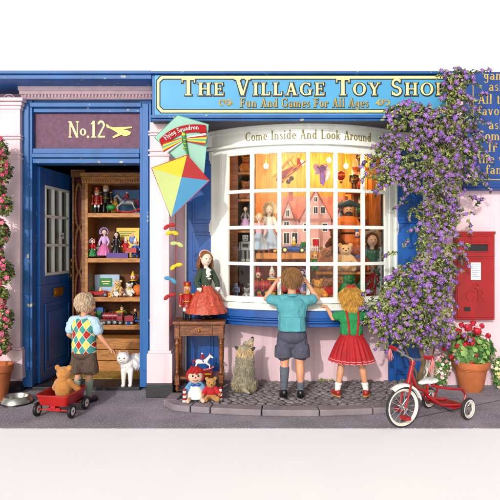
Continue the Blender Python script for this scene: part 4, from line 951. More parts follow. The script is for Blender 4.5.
def ragflower(px, y, mat_, lbl):
    t = thing('toy_flower', lbl, 'toy flower', ((px-250)*(5+y)/F, y, tz)); g = MB().cyl((0, 0, 0), (0, 0, .05), .004); g.build('stalk', greenp, t); g = MB()
    for i in range(6): g.ell((.018*math.cos(i*PI/3), -.004, .06+.018*math.sin(i*PI/3)), (.012, .006, .012))
    g.ell((0, -.01, .06), (.011, .006, .011), m=1); g.build('petals', [mat_, yellow], t)
ragflower(325, -.29, orangep, 'orange felt flower at the foot of the bottom row bears'); ragflower(364, -.14, yellow, 'yellow felt flower below the red haired rag doll')
tin_robot('grey_toy_figure', 'small bluish grey toy figure beside the rear of the red locomotive', .15, ((236-250)*5.02/F, .03, tz), 0, M('toy_slate', '#5a6a8c', .5, .15))
toy_car('toy_truck', 'red toy car on the baize behind the boy in the teal shirt', .2, ((300-250)*4.8/F, -.18, tz), R(20))
# lit bulbs in the window
bulb = M('lit_bulb', '#ffdf9a', .4, 0, bump=0, emit=('#ffcf78', 22))
def lamp(px, py, y, lbl, E_=15):
    p = WP(px, py, y); t = thing('display_lamp', lbl, 'lamp', p, group='lit lamps in the bow window'); g = MB().ell((0, 0, 0), (.024, .024, .028)); g.build('bulb', bulb, t); g = MB().cyl((0, 0, .026), (0, 0, 2.299-p.z), .008); g.build('stem', brass, t)
    l = bpy.data.lights.new('bulb_light', 'POINT'); l.energy = E_; l.color = (1, .72, .36); l.shadow_soft_size = .03; o = bpy.data.objects.new('bulb_light', l); COL.objects.link(o); o.parent = t; o.location = (0, -.05, 0)
lamp(266, 166, .40, 'lit bulb behind the nose of the hanging biplane'); lamp(302, 163, .40, 'lit bulb between the biplane and the fairy'); lamp(329, 160, .42, 'lit bulb just right of the hanging fairy', 11); lamp(346, 166, .42, 'lit bulb above the pirate hat, rightmost of the four')
# ================================================================ PEOPLE
kidskin = M('child_skin', '#cf9270', .5, .06, 10, .08, 120); teal = M('teal_shirt', '#4f98a2', .85, .1, 14, .75, 26); shorts_g = M('grey_shorts', '#494a5a', .9, .15, 14, .75, 26)
sockm = M('grey_sock', '#59606b', .95, .1, 10, .3, 200, stretch=(1, 1, 3)); shoeb = M('shoe_black', '#1c191b', .35, .1); brownsh = M('brown_corduroy', '#57463a', .9, .16, 14, .35, 60, stretch=(8, 8, .5))
shirtb = M('pale_blue_shirt', '#a9c6d6', .85, .08, 12, .75, 26); greenbl = M('green_blouse', '#1d8046', .85, .12, 12, .75, 26); redskirt = M('red_skirt', '#a30e18', .75, .14, 12, .2, 60)
sockgreen = M('sage_sock', '#8c9a8a', .95, .1); hairfair = M('hair_fair', '#8a6238', .6, .25, 30, .3, 200); hairlight = M('hair_ash', '#cdb598', .6, .2, 30, .3, 200); hairgold = M('hair_gold', '#c8953f', .55, .25, 30, .3, 200)
soletan = M('shoe_sole', '#b98a4a', .7, .1)
def hand(g, w, f, n, curl=.35, k=1.0, side=1):
    """palm and five fingers: w wrist, f the way fingers point, n out of the back of the hand"""
    w = Vector(w); f = Vector(f).normalized(); n = Vector(n); n = (n-f*n.dot(f)).normalized(); sd = f.cross(n)*side
    g.ell(w+f*.022*k, (.014*k,)*3); 
    for u in (-1.2, -.4, .4, 1.2): g.cap(w+sd*u*.006*k, w+f*.040*k+sd*u*.0115*k, .0105*k, .0095*k)
    for u, L_ in ((-1.45, .030), (-.48, .037), (.48, .040), (1.42, .035)):
        b0 = w+f*.045*k+sd*u*.0118*k; d1 = (f-n*curl*.6+sd*u*.07).normalized(); d2 = (f-n*curl*1.6+sd*u*.05).normalized()
        b1 = b0+d1*L_*.5*k; g.cap(b0, b1, .0068*k, .0063*k); g.cap(b1, b1+d2*L_*.5*k, .0062*k, .0052*k)
    b0 = w+f*.014*k+sd*.013*k; b1 = b0+(f*.5+sd*.85-n*.2).normalized()*.024*k; g.cap(b0, b1, .0092*k, .0075*k); g.cap(b1, b1+(f*.9+sd*.35-n*.3).normalized()*.02*k, .0072*k, .006*k)
def strands(g, c, r, n, flow, ln, rad, seed=1, zmin=-.6, m=0, cone=.0, face=None, wav=.006):
    """locks of hair that start on a head-shaped ellipsoid and run down it"""
    q = random.Random(seed); c = Vector(c)
    for i in range(n):
        z = q.uniform(zmin, 1); ph = q.uniform(0, 2*PI)
        if face and face(math.cos(ph), math.sin(ph), z): continue
        rr = math.sqrt(max(0, 1-z*z)); p = Vector((rr*math.cos(ph)*r[0], rr*math.sin(ph)*r[1], z*r[2]))
        pts = [c+p*.97]; dirv = Vector(flow); nrm = p.normalized(); tn = (dirv-nrm*dirv.dot(nrm))
        if tn.length < .1: tn = Vector((math.cos(ph), math.sin(ph), 0))
        tn.normalize(); side = tn.cross(nrm)*q.uniform(-.5, .5); L_ = ln*q.uniform(.6, 1.2)
        cur = p.copy()
        for k in range(1, 4):
            cur = cur+(tn+side).normalized()*L_/3; nn = Vector((cur.x/r[0], cur.y/r[1], cur.z/r[2]))
            if nn.length < 1.02 and cur.z > -r[2]*.9: cur = Vector((nn.x*r[0], nn.y*r[1], nn.z*r[2]))/nn.length*1.035
            tn = (tn+Vector((0, 0, -.35))).normalized()
            pts.append(c+cur+Vector((q.uniform(-wav, wav), q.uniform(-wav, wav), 0)))
        g.tube(pts, [rad*.7, rad, rad*.8, rad*.2], 5, m)
def head_shape(g, c, k=1.0, turn=0, tilt=0):
    c = Vector(c); q = Euler((tilt, 0, turn)).to_matrix()
    P = lambda x, y, z: c+q@Vector((x, y, z))*k
    g.ell(P(0, -.008, .015), (.072*k, .082*k, .085*k), rot=(tilt, 0, turn), seg=24, rings=16); g.ell(P(0, .022, -.035), (.054*k, .058*k, .058*k), rot=(tilt, 0, turn), seg=20, rings=14)
    g.cap(P(0, .073, .004), P(0, .090, -.018), .009*k, .012*k); g.ell(P(0, .074, -.048), (.020*k, .009*k, .010*k)); g.ell(P(0, .062, -.078), (.02*k, .018*k, .016*k))
    for s_ in (-1, 1):
        g.ell(P(s_*.043, .052, -.03), (.024*k, .022*k, .026*k)); g.ell(P(s_*.076, -.002, -.012), (.009*k, .015*k, .024*k), rot=(tilt, 0, turn+s_*.25)); g.cap(P(s_*.018, .071, .022), P(s_*.045, .062, .022), .009*k)
    return P
def face_bits(t, P, k):
    g = MB()
    for s_ in (-1, 1): g.ell(P(s_*.030, .068, .002), (.012*k, .008*k, .009*k), m=0); g.ell(P(s_*.030, .0745, .002), (.006*k, .004*k, .006*k), m=1); 
    g.ell(P(0, .082, -.050), (.018*k, .005*k, .006*k), m=2); g.build('face', [whitec, eye_m, M('lips', '#b5544c', .5, .05)], t)
    g = MB()
    for s_ in (-1, 1): g.cap(P(s_*.018, .077, .022), P(s_*.043, .068, .024), .003*k)
    g.build('eyebrows', brownh, t)
def legs_body(g, j, k=1):
    for s_ in ('l', 'r'):
        g.cap(j['hip'+s_], j['kn'+s_], .052*k, .036*k); kn = Vector(j['kn'+s_]); an = Vector(j['an'+s_]); mid = kn.lerp(an, .32)
        g.cap(kn, mid+Vector((0, -.006, 0)), .034*k, .036*k); g.cap(mid+Vector((0, -.006, 0)), an, .036*k, .021*k)
        to = Vector(j['to'+s_]); g.cap(an+Vector((0, 0, -.01)), to, .024*k, .018*k)
def arms_body(g, j, k=1):
    for s_ in ('l', 'r'): g.cap(j['sh'+s_], j['el'+s_], .031*k, .024*k); g.cap(j['el'+s_], Vector(j['el'+s_]).lerp(Vector(j['wr'+s_]), .35), .0245*k, .0235*k); g.cap(Vector(j['el'+s_]).lerp(Vector(j['wr'+s_]), .35), j['wr'+s_], .0235*k, .0145*k)
def folds(g, c, r, z0, z1, n, seed, tilt=.5, rad=.008, a0=0, a1=2*PI, taper=0):
    q = random.Random(seed); c = Vector(c)
    for i in range(n):
        an = q.uniform(a0, a1); L_ = (z1-z0)*q.uniform(.45, 1); s0 = z0+q.uniform(0, (z1-z0)-L_); tw = q.uniform(-tilt, tilt); pts = []
        for k in range(6):
            u = k/5; a_ = an+tw*u+.05*math.sin(u*5+i); z = s0+L_*u; rr = 1+taper*(z-z0)/(z1-z0); pts.append(Vector((c.x+math.cos(a_)*r[0]*rr, c.y+math.sin(a_)*r[1]*rr, z)))
        g.tube(pts, [rad*.3, rad*.9, rad, rad, rad*.8, rad*.3], 6)
def shoe(t, an, to, k=1, m=shoeb, sole=None, name='shoe'):
    an = Vector(an); to = Vector(to); g = MB(); dv = (to-an); dv.z = 0; dv.normalize(); base = Vector((an.x, an.y, 0)); q = math.atan2(-dv.x, dv.y)
    g.ell(base+dv*.028*k+Vector((0, 0, .026)), (.030*k, .066*k, .028*k), rot=(0, 0, q)); g.ell(base-dv*.008*k+Vector((0, 0, .034*k)), (.029*k, .034*k, .036*k)); g.ell(base+dv*.065*k+Vector((0, 0, .024)), (.031*k, .034*k, .026*k), rot=(0, 0, q))
    o = g.build(name, m, t, voxel=.005, sm=3)
    g = MB(); n = 16; pts = []
    for i in range(n):
        a_ = 2*PI*i/n; x = math.cos(a_)*(.033 if math.sin(a_) > 0 else .03)*k; y = .026*k+math.sin(a_)*.079*k; pts.append((base.x+x*math.cos(q)-y*math.sin(q), base.y+x*math.sin(q)+y*math.cos(q)))
    g.prism(pts, lambda a_, b_, d_: Vector((a_, b_, d_)), .0, .011); g.build('sole', sole or blackp, o)
# ---- boy at the window
def boy_window():
    t = thing('person', 'boy in teal shirt and dark shorts shading his eyes against the bow window', 'person', (.348, -.565, .052)); K = 1
    j = dict(hipl=(-.058, 0, .50), knl=(-.062, .0, .275), anl=(-.068, -.01, .06), tol=(-.074, .055, .02), hipr=(.058, 0, .50), knr=(.064, -.005, .275), anr=(.068, -.02, .06), tor=(.076, .045, .02),
             shl=(-.118, .02, .79), ell=(-.212, .07, .80), wrl=(-.138, .085, .925), shr=(.118, .02, .79), elr=(.212, .07, .80), wrr=(.138, .085, .925))
    g = MB(); legs_body(g, j); arms_body(g, j); g.ell((0, 0, .52), (.105, .078, .08)); g.ell((0, .0, .61), (.092, .065, .10)); g.ell((0, .01, .73), (.118, .07, .10)); g.cap((0, .015, .80), (0, .03, .90), .036, .034)
    P = head_shape(g, (0, .04, .955), .93, 0, -.08)
    hand(g, j['wrl'], (.52, .12, .85), (-.75, -.3, .45), .45, .95, 1); hand(g, j['wrr'], (-.52, .12, .85), (.75, -.3, .45), .45, .95, -1)
    g.build('body', kidskin, t, voxel=.0045, sm=3); face_bits(t, P, .93)
    g = MB(); g.ell((0, 0, .60), (.112, .084, .07)); g.ell((0, .0, .66), (.112, .082, .09)); g.ell((0, .012, .735), (.132, .084, .095)); g.lathe([(.118, .545), (.113, .60), (.108, .66)], fn=lambda i, a_, r: r*(1 if abs(math.cos(a_)) > .5 else .84)+.003*math.sin(a_*9))
    for s_ in (-1, 1): sh = Vector((s_*.112, .02, .785)); el = Vector((s_*.212, .07, .80)); g.cap(sh, sh.lerp(el, .62), .047, .045); g.cap((s_*.03, .01, .815), (s_*.11, .02, .80), .03, .036)
    folds(g, (0, 0, 0), (.110, .079), .55, .68, 16, 21, .25, .008); folds(g, (0, .01, 0), (.118, .078), .64, .77, 7, 22, .35, .007, 1.2*PI, 1.8*PI)
    sh_ = g.build('shirt', teal, t, voxel=.0045, sm=3, disp=(.035, .006))
    g = MB(); g.tube([Vector((.043*math.cos(a_), .015+.045*math.sin(a_), .825+.012*math.sin(a_+PI))) for a_ in [2*PI*i/20 for i in range(20)]], .012, 8, closed=True)
    g.box(-.0005, .0005, .0, .001, .8, .801); g.build('collar', teal, sh_)
    g = MB()
    g.ell((0, 0, .50), (.124, .098, .075)); g.ell((0, 0, .44), (.06, .06, .05))
    for s_ in (-1, 1): g.cap((s_*.060, 0, .50), (s_*.070, 0, .355), .062, .067); g.lathe([(.075, .325), (.074, .36), (.07, .42)], (s_*.072, 0, 0), 20)
    for s_ in (-1, 1): folds(g, (s_*.071, 0, 0), (.069, .069), .33, .43, 14, 31+s_, .35, .008)
    so_ = g.build('shorts', shorts_g, t, voxel=.0045, sm=3, disp=(.035, .006))
    
    for s_, an, kn, top in ((-1, j['anl'], j['knl'], .80), (1, j['anr'], j['knr'], .26)):
        an, kn = Vector(an), Vector(kn); a1 = an.lerp(kn, top); mid = kn.lerp(an, .32)+Vector((0, -.006, 0)); g = MB(); 
        if top > .5: g.cap(an, mid, .026, .040); g.cap(mid, a1, .040, .041); g.torus(a1, .034, .008)
        else: g.cap(an, a1, .027, .032); g.torus(a1+Vector((0, 0, -.004)), .026, .008)
        g.build('sock', sockm, t, voxel=.005, sm=3)
    shoe(t, j['anl'], j['tol']); shoe(t, j['anr'], j['tor'])
    g = MB(); c_ = P(0, -.012, .025); g.ell(c_, (.072, .080, .080)); strands(g, c_, (.077, .084, .083), 1300, (0, -.35, -1), .06, .0026, 5, -.55, face=lambda x, y, z: y > .35 and z < .35)
    g.build('hair', hairfair, t)
boy_window()
# ---- girl at the window
def girl():
    t = thing('person', 'small blond girl in green top and red pleated skirt leaning on the window sill', 'person', (.842, -.545, .052))
    j = dict(hipl=(-.048, 0, .45), knl=(-.085, .0, .255), anl=(-.118, -.012, .058), tol=(-.135, .03, .02), hipr=(.048, 0, .45), knr=(.083, .0, .255), anr=(.115, -.012, .058), tor=(.135, .03, .02),
             shl=(-.088, .02, .665), ell=(-.150, .03, .635), wrl=(-.195, .115, .728), shr=(.088, .02, .665), elr=(.155, .03, .635), wrr=(.20, .115, .728))
    g = MB(); legs_body(g, j, .86); arms_body(g, j, .82); g.ell((0, 0, .46), (.085, .068, .07)); g.ell((0, .0, .54), (.078, .058, .09)); g.ell((0, .01, .63), (.092, .06, .075)); g.cap((0, .012, .67), (0, .02, .76), .03, .028)
    P = head_shape(g, (0, .035, .80), .90, 0, -.05)
    hand(g, j['wrl'], (-.45, .8, .03), (0, 0, 1), .15, .8, -1); hand(g, j['wrr'], (.45, .8, .03), (0, 0, 1), .15, .8, 1)
    g.build('body', kidskin, t, voxel=.0045, sm=3); face_bits(t, P, .9)
    g = MB(); g.ell((0, .0, .55), (.093, .073, .10)); g.ell((0, .01, .635), (.105, .073, .072))
    for s_ in (-1, 1): g.ell((s_*.115, .03, .655), (.045, .043, .04)); g.cap((s_*.03, .01, .69), (s_*.09, .02, .675), .024, .028)
    folds(g, (0, 0, 0), (.092, .071), .47, .62, 14, 41, .35, .007)
    g.build('blouse', greenbl, t, voxel=.0045, sm=3, disp=(.03, .006))
    g = MB(); pl = lambda i, a_, r: r*(1+(.012+.05*i/5)*math.sin(a_*22+.6*math.sin(i)))
    prof = [(.088, .50), (.11, .47), (.136, .42), (.158, .365), (.176, .318), (.184, .295), (.181, .293), (.168, .315), (.12, .40), (.08, .46)]
    g.lathe(prof, seg=176, fn=lambda i, a_, r: pl(min(i, 5), a_, r)*(1 if abs(math.cos(a_)) > .99 else 1)); sk = g.build('skirt', redskirt, t)
    g = MB()
    for rad_, z in ((.1785, .313), (.1845, .296)): g.tube([Vector((math.cos(a_)*rad_*(1+.055*math.sin(a_*22)), math.sin(a_)*rad_*(1+.055*math.sin(a_*22)), z)) for a_ in [2*PI*i/176 for i in range(176)]], .0035, 5, closed=True)
    g.build('skirt_trim', M('trim_pink', '#d98a90', .8, .1), sk)
    g = MB(); g.tube([Vector((.090*math.cos(a_), .072*math.sin(a_), .502)) for a_ in [2*PI*i/24 for i in range(24)]], .009, 8, closed=True); g.build('waistband', redskirt, sk)
    for s_ in (-1, 1):
        g = MB(); g.tube([(s_*.032, -.070, .50), (s_*.036, -.078, .56), (s_*.042, -.070, .63), (s_*.048, -.045, .69), (s_*.05, .01, .712), (s_*.05, .06, .68)], .0085, 6); g.build('brace', redskirt, t)
    for an, kn in ((j['anl'], j['knl']), (j['anr'], j['knr'])):
        an, kn = Vector(an), Vector(kn); a1 = an.lerp(kn, .22); g = MB(); g.cap(an, a1, .024, .028); g.torus(a1, .024, .008); g.build('sock', whitec, t, voxel=.005, sm=2)
    for an, to in ((j['anl'], j['tol']), (j['anr'], j['tor'])): shoe(t, an, to, .86, M('shoe_red', '#9c2a20', .4, .1), soletan)
    g = MB(); c_ = P(0, -.010, .022); g.ell(c_, (.068, .076, .076)); strands(g, c_, (.073, .08, .079), 1200, (0, -.35, -1), .10, .0026, 9, -.6, face=lambda x, y, z: y > .3 and z < .45)
    for i in range(520):
        an = rnd.uniform(PI*1.0, PI*2.0) if i % 6 else rnd.uniform(-.3, PI+.3); r1 = rnd.uniform(.045, .070); x, y = math.cos(an)*r1, math.sin(an)*r1*1.05; L_ = rnd.uniform(.07, .12); w_ = rnd.uniform(-.012, .012)
        if y > .04: continue
        g.tube([c_+Vector((x*.9, y*.9, .01)), c_+Vector((x*1.04+w_, y*1.06, -.045)), c_+Vector((x*1.06-w_, y*1.02, -.09)), c_+Vector((x*.86+w_*.5, y*.95, -.02-L_))], [.003, .0045, .004, .0015], 5)
    g.build('hair', hairgold, t)
    g = MB(); c2 = P(0, -.02, .105)
    for i in range(9): an = i*.7; g.ell(c2+Vector((math.cos(an)*.026, math.sin(an)*.012-.012, .004+.008*math.sin(i*2.1))), (.019, .014, .014), rot=(i, 0, i*.5))
    g.tube([c2+Vector((x/100, 0, -.012-abs(x)**1.6*.0004)) for x in range(-5, 6)], .006, 6); g.build('hair_ribbon', redskirt, t, voxel=.004, sm=1)
girl()
# ---- boy in the doorway
def argyle():
    m = M('argyle_knit', '#3f8f8c', .95, .08, 14, .35, 150); n = m.node_tree; b = n.nodes['Principled BSDF']
    tc = n.nodes.new('ShaderNodeTexCoord'); sp_ = n.nodes.new('ShaderNodeSeparateXYZ'); n.links.new(tc.outputs['Object'], sp_.inputs[0])
    def mt(op, a_, b_=None, c_=None):
        x = n.nodes.new('ShaderNodeMath'); x.operation = op
        for i, q in enumerate((a_, b_, c_)):
            if q is None: continue
            if isinstance(q, (int, float)): x.inputs[i].default_value = q
            else: n.links.new(q, x.inputs[i])
        return x.outputs[0]
    U = mt('MULTIPLY_ADD', sp_.outputs['X'], 1/.062, .5); V_ = mt('MULTIPLY_ADD', sp_.outputs['Z'], 1/.088, .3)
    a_, b_ = mt('ADD', U, V_), mt('SUBTRACT', U, V_); fa, fb = mt('FLOOR', a_), mt('FLOOR', b_)
    ea, eb = mt('FLOORED_MODULO', fa, 2), mt('FLOORED_MODULO', fb, 2)
    odd = mt('MULTIPLY', ea, eb); even = mt('MULTIPLY', mt('SUBTRACT', 1, ea), mt('SUBTRACT', 1, eb))
    ya = mt('FRACT', mt('ADD', a_, .5)); yb = mt('FRACT', mt('ADD', b_, .5)); la = mt('LESS_THAN', mt('ABSOLUTE', mt('SUBTRACT', ya, .5)), .035); lb_ = mt('LESS_THAN', mt('ABSOLUTE', mt('SUBTRACT', yb, .5)), .035); ln = mt('MAXIMUM', la, lb_)
    base = b.inputs['Base Color'].links[0].from_socket
    for f_, c_ in ((even, '#a8281f'), (odd, '#d9c964'), (ln, '#e3dcc0')):
        mx = n.nodes.new('ShaderNodeMixRGB'); mx.inputs[2].default_value = (*lin(c_), 1); n.links.new(f_, mx.inputs[0]); n.links.new(base, mx.inputs[1]); base = mx.outputs[0]
    n.links.new(base, b.inputs['Base Color']); return m
def boy_door():
    p = GP(84, 400.5); t = thing('person', 'fair haired boy in argyle knit vest and brown shorts standing in the doorway', 'person', (p.x, p.y, 0), R(-14), scale=.95)
    j = dict(hipl=(-.052, 0, .42), knl=(-.056, .005, .245), anl=(-.06, 0, .055), tol=(-.072, .06, .02), hipr=(.052, 0, .42), knr=(.060, -.01, .24), anr=(.072, -.035, .055), tor=(.088, .02, .02),
             shl=(-.112, .0, .70), ell=(-.148, .0, .575), wrl=(-.11, .09, .50), shr=(.112, .0, .70), elr=(.150, .01, .57), wrr=(.225, .055, .455))
    g = MB(); legs_body(g, j, .9); arms_body(g, j, .92); g.ell((0, 0, .44), (.10, .075, .07)); g.ell((0, .0, .53), (.09, .065, .10)); g.ell((0, .0, .645), (.105, .068, .09)); g.cap((0, .0, .70), (0, .012, .79), .034, .032)
    P = head_shape(g, (.005, .02, .845), .93, -.55, .06)
    hand(g, j['wrl'], (.3, .6, -.4), (-.7, .0, .2), .6, .9, 1); hand(g, j['wrr'], (.75, .2, -.55), (.4, .1, .8), .45, .9, 1)
    g.build('body', kidskin, t, voxel=.0045, sm=3); face_bits(t, P, .93)
    g = MB(); g.ell((0, 0, .55), (.109, .084, .12)); g.ell((0, 0, .645), (.122, .084, .092)); g.lathe([(.116, .425), (.115, .46), (.11, .54)], fn=lambda i, a_, r: r*math.sqrt(1/(math.cos(a_)**2+math.sin(a_)**2/.60)))
    g.build('knitted_vest', argyle(), t, voxel=.0055, sm=4)
    g = MB()
    for s_, el in ((-1, (-.148, .0, .575)), (1, (.150, .01, .57))):
        sh = Vector((s_*.108, 0, .70)); g.cap(sh, sh.lerp(Vector(el), .62), .042, .046); g.cap((s_*.05, 0, .722), (s_*.1, 0, .712), .024, .032)
        folds(g, tuple(sh.lerp(Vector(el), .4)*1.0), (.043, .043), .62, .69, 5, 61+s_, .8, .006)
    g.build('shirt', shirtb, t, voxel=.0045, sm=3, disp=(.03, .007))
    g = MB()
    for q in range(20):
        pass
    g.tube([Vector((.045*math.cos(a_), .005+.045*math.sin(a_), .735+.006*math.cos(a_*2))) for a_ in [2*PI*i/20 for i in range(20)]], .014, 8, closed=True); g.build('collar', shirtb, t)
    g = MB(); g.ell((0, 0, .415), (.112, .09, .06)); g.ell((0, 0, .36), (.05, .055, .04))
    for s_ in (-1, 1): g.cap((s_*.056, 0, .42), (s_*.064, 0, .285), .058, .063); g.lathe([(.071, .245), (.070, .28), (.064, .34)], (s_*.064, 0, 0), 20)
    for s_ in (-1, 1): folds(g, (s_*.063, 0, 0), (.066, .066), .25, .345, 14, 51+s_, .2, .007)
    g.build('shorts', brownsh, t, voxel=.0045, sm=3, disp=(.035, .005))
    for an, kn in ((j['anl'], j['knl']), (j['anr'], j['knr'])):
        an, kn = Vector(an), Vector(kn); a1 = an.lerp(kn, .72); mid = kn.lerp(an, .42)+Vector((0, -.005, 0)); g = MB(); g.cap(an, mid, .025, .035); g.cap(mid, a1, .035, .036); g.torus(a1, .031, .007); g.build('sock', sockgreen, t, voxel=.005, sm=2)
    shoe(t, j['anl'], j['tol'], .95); shoe(t, j['anr'], j['tor'], .95, M('shoe_brown', '#3a2a22', .4, .1))
    g = MB(); c_ = P(0, -.012, .025); g.ell(c_, (.070, .077, .077)); fx, fy = math.sin(.55), math.cos(.55)
    strands(g, c_, (.075, .080, .082), 1300, (-.1, -.35, -1), .055, .0026, 15, -.5, face=lambda x, y, z: (x*fx+y*fy) > .35 and z < .4)
    g.build('hair', hairlight, t)
boy_door()
# ================================================================ ANIMALS
def furcoat(g, ells, n, ln, rad, down=(0, 0, -1), seed=1, m=lambda p: 0, lift=.4):
    q = random.Random(seed); dn = Vector(down)
    area = [e[1][0]*e[1][1]+e[1][2]*e[1][1] for e in ells]; tot = sum(area)
    for (c, r), A in zip(ells, area):
        for i in range(int(n*A/tot)):
            z = q.uniform(-1, 1); ph = q.uniform(0, 2*PI); rr = math.sqrt(1-z*z); p = Vector((rr*math.cos(ph)*r[0], rr*math.sin(ph)*r[1], z*r[2])); nn = Vector((p.x/r[0]**2, p.y/r[1]**2, p.z/r[2]**2)).normalized(); p0 = Vector(c)+p*.96
            L_ = ln*q.uniform(.6, 1.2); tn = (dn-nn*dn.dot(nn)*.9+Vector((q.uniform(-.4, .4), q.uniform(-.4, .4), q.uniform(-.2, .2)))); tn.normalize()
            g.tube([p0, p0+(tn+nn*lift*1.6).normalized()*L_*.5, p0+(tn+nn*lift*.6).normalized()*L_], [rad, rad*.8, rad*.1], 4, m(p0))
def dog():
    p = GP(244, 393, .04); t = thing('dog', 'shaggy grey and tan terrier sitting on the cobbles looking up at the window', 'dog', (p.x, p.y, .052), R(-12), scale=1.03)
    dgrey = M('dog_grey', '#958c78', .95, .2, 20, .4); dtan = M('dog_tan', '#cdb283', .95, .18, 20, .4); ddark = M('dog_dark', '#413e38', .95, .2, 20, .4)
    E_ = [((0, -.01, .085), (.088, .095, .085)), ((0, .0, .17), (.084, .085, .10)), ((0, .03, .24), (.074, .07, .075)), ((-.06, .02, .06), (.042, .085, .058)), ((.06, .02, .06), (.042, .085, .058))]
    H_ = [((0, .045, .318), (.064, .064, .064)), ((.0, .085, .36), (.032, .032, .045))]
    g = MB()
    for c, r in E_+H_: g.ell(c, r)
    g.cap((0, .02, .24), (0, .045, .31), .056, .05); g.cap((.01, .07, .345), (.045, .095, .412), .030, .021)
    for s_ in (-1, 1): g.cap((s_*.045, .075, .2), (s_*.045, .09, .02), .028, .022); g.ell((s_*.047, .11, .018), (.026, .038, .018)); g.ell((s_*.08, .09, .018), (.027, .05, .018)); 
    g.cap((.02, -.09, .04), (.07, -.12, .025), .02, .012)
    g.build('body', dgrey, t, voxel=.007, sm=3)
    g = MB(); furcoat(g, E_, 4200, .028, .0024, seed=3, m=lambda q: 0 if q.z > .1 or rnd.random() < .5 else (1 if rnd.random() < .4 else 0)); furcoat(g, [((0, .045, .305), (.068, .068, .068))], 1100, .026, .0024, seed=4, m=lambda q: 1); furcoat(g, [((.03, .085, .378), (.024, .024, .03))], 160, .024, .0026, (0, .3, -1), 5, m=lambda q: 1)
    g.build('coat', [dgrey, dtan], t)
    for s_ in (-1, 1): g = MB().ell((s_*.064, .045, .345), (.013, .022, .032), rot=(.5, s_*.9, 0)); g.build('ear', ddark, t)
    g = MB().ell((.05, .10, .428), (.013, .013, .011)); g.build('nose', blackp, t)
    g = MB()
    for s_ in (-1, 1): g.ell((s_*.022, .098, .355), .007)
    g.build('eyes', eye_m, t)
dog()
def cat():
    p = Vector((WP(127.0, 388, -.16).x, -.14, .031)); t = thing('cat', 'fluffy white cat standing on the door threshold, turned towards the street', 'cat', p, scale=1.22)
    wf = M('cat_white', '#f2f0ec', .95, .02, 20, .3, 120, sheen=.3); E_ = [((.0, .0, .155), (.052, .055, .062)), ((.05, .05, .165), (.058, .07, .062)), ((.10, .11, .165), (.058, .07, .065))]
    g = MB()
    for c, r in E_: g.ell(c, r)
    g.ell((-.022, -.045, .212), (.050, .045, .045)); g.ell((-.026, -.085, .202), (.020, .014, .015)); g.cap((0, 0, .17), (-.02, -.035, .205), .042, .036)
    for x, y in ((-.022, -.03), (.028, -.025)): g.cap((x, y, .12), (x+.0, y-.004, .015), .022, .013); g.ell((x, y-.014, .010), (.016, .022, .011))
    for x, y in ((.085, .145), (.135, .12)): g.cap((x, y, .13), (x+.012, y-.02, .07), .034, .02); g.cap((x+.012, y-.02, .07), (x+.004, y, .015), .016, .013); g.ell((x, y-.012, .010), (.016, .022, .011))
    g.tube([(.13, .15, .17), (.17, .2, .16), (.2, .23, .12), (.22, .25, .06)], [.018, .024, .024, .012], 8)
    for s_ in (-1, 1): g.lathe([(.014, 0), (.010, .012), (.001, .028)], (-.022+s_*.027, -.04, .242), 10)
    g.build('body', wf, t, voxel=.005, sm=3)
    g = MB(); furcoat(g, E_+[((-.022, -.04, .208), (.047, .038, .038))], 900, .018, .0022, seed=8, lift=.12); g.build('coat', wf, t)
    g = MB()
    for s_ in (-1, 1): g.ell((-.022+s_*.017, -.086, .218), (.0065, .004, .006)); 
    g.build('eyes', M('cat_eye', '#5a6a2a', .2, 0), t); g = MB().ell((-.025, -.098, .206), (.005, .004, .004)); g.build('nose', M('cat_nose', '#c4827a'), t)
    for s_ in (-1, 1): g = MB().lathe([(.009, 0), (.006, .010), (.001, .020)], (-.022+s_*.027, -.046, .244), 8); g.build('inner_ear', M('cat_ear', '#d9a79c'), t)
cat()
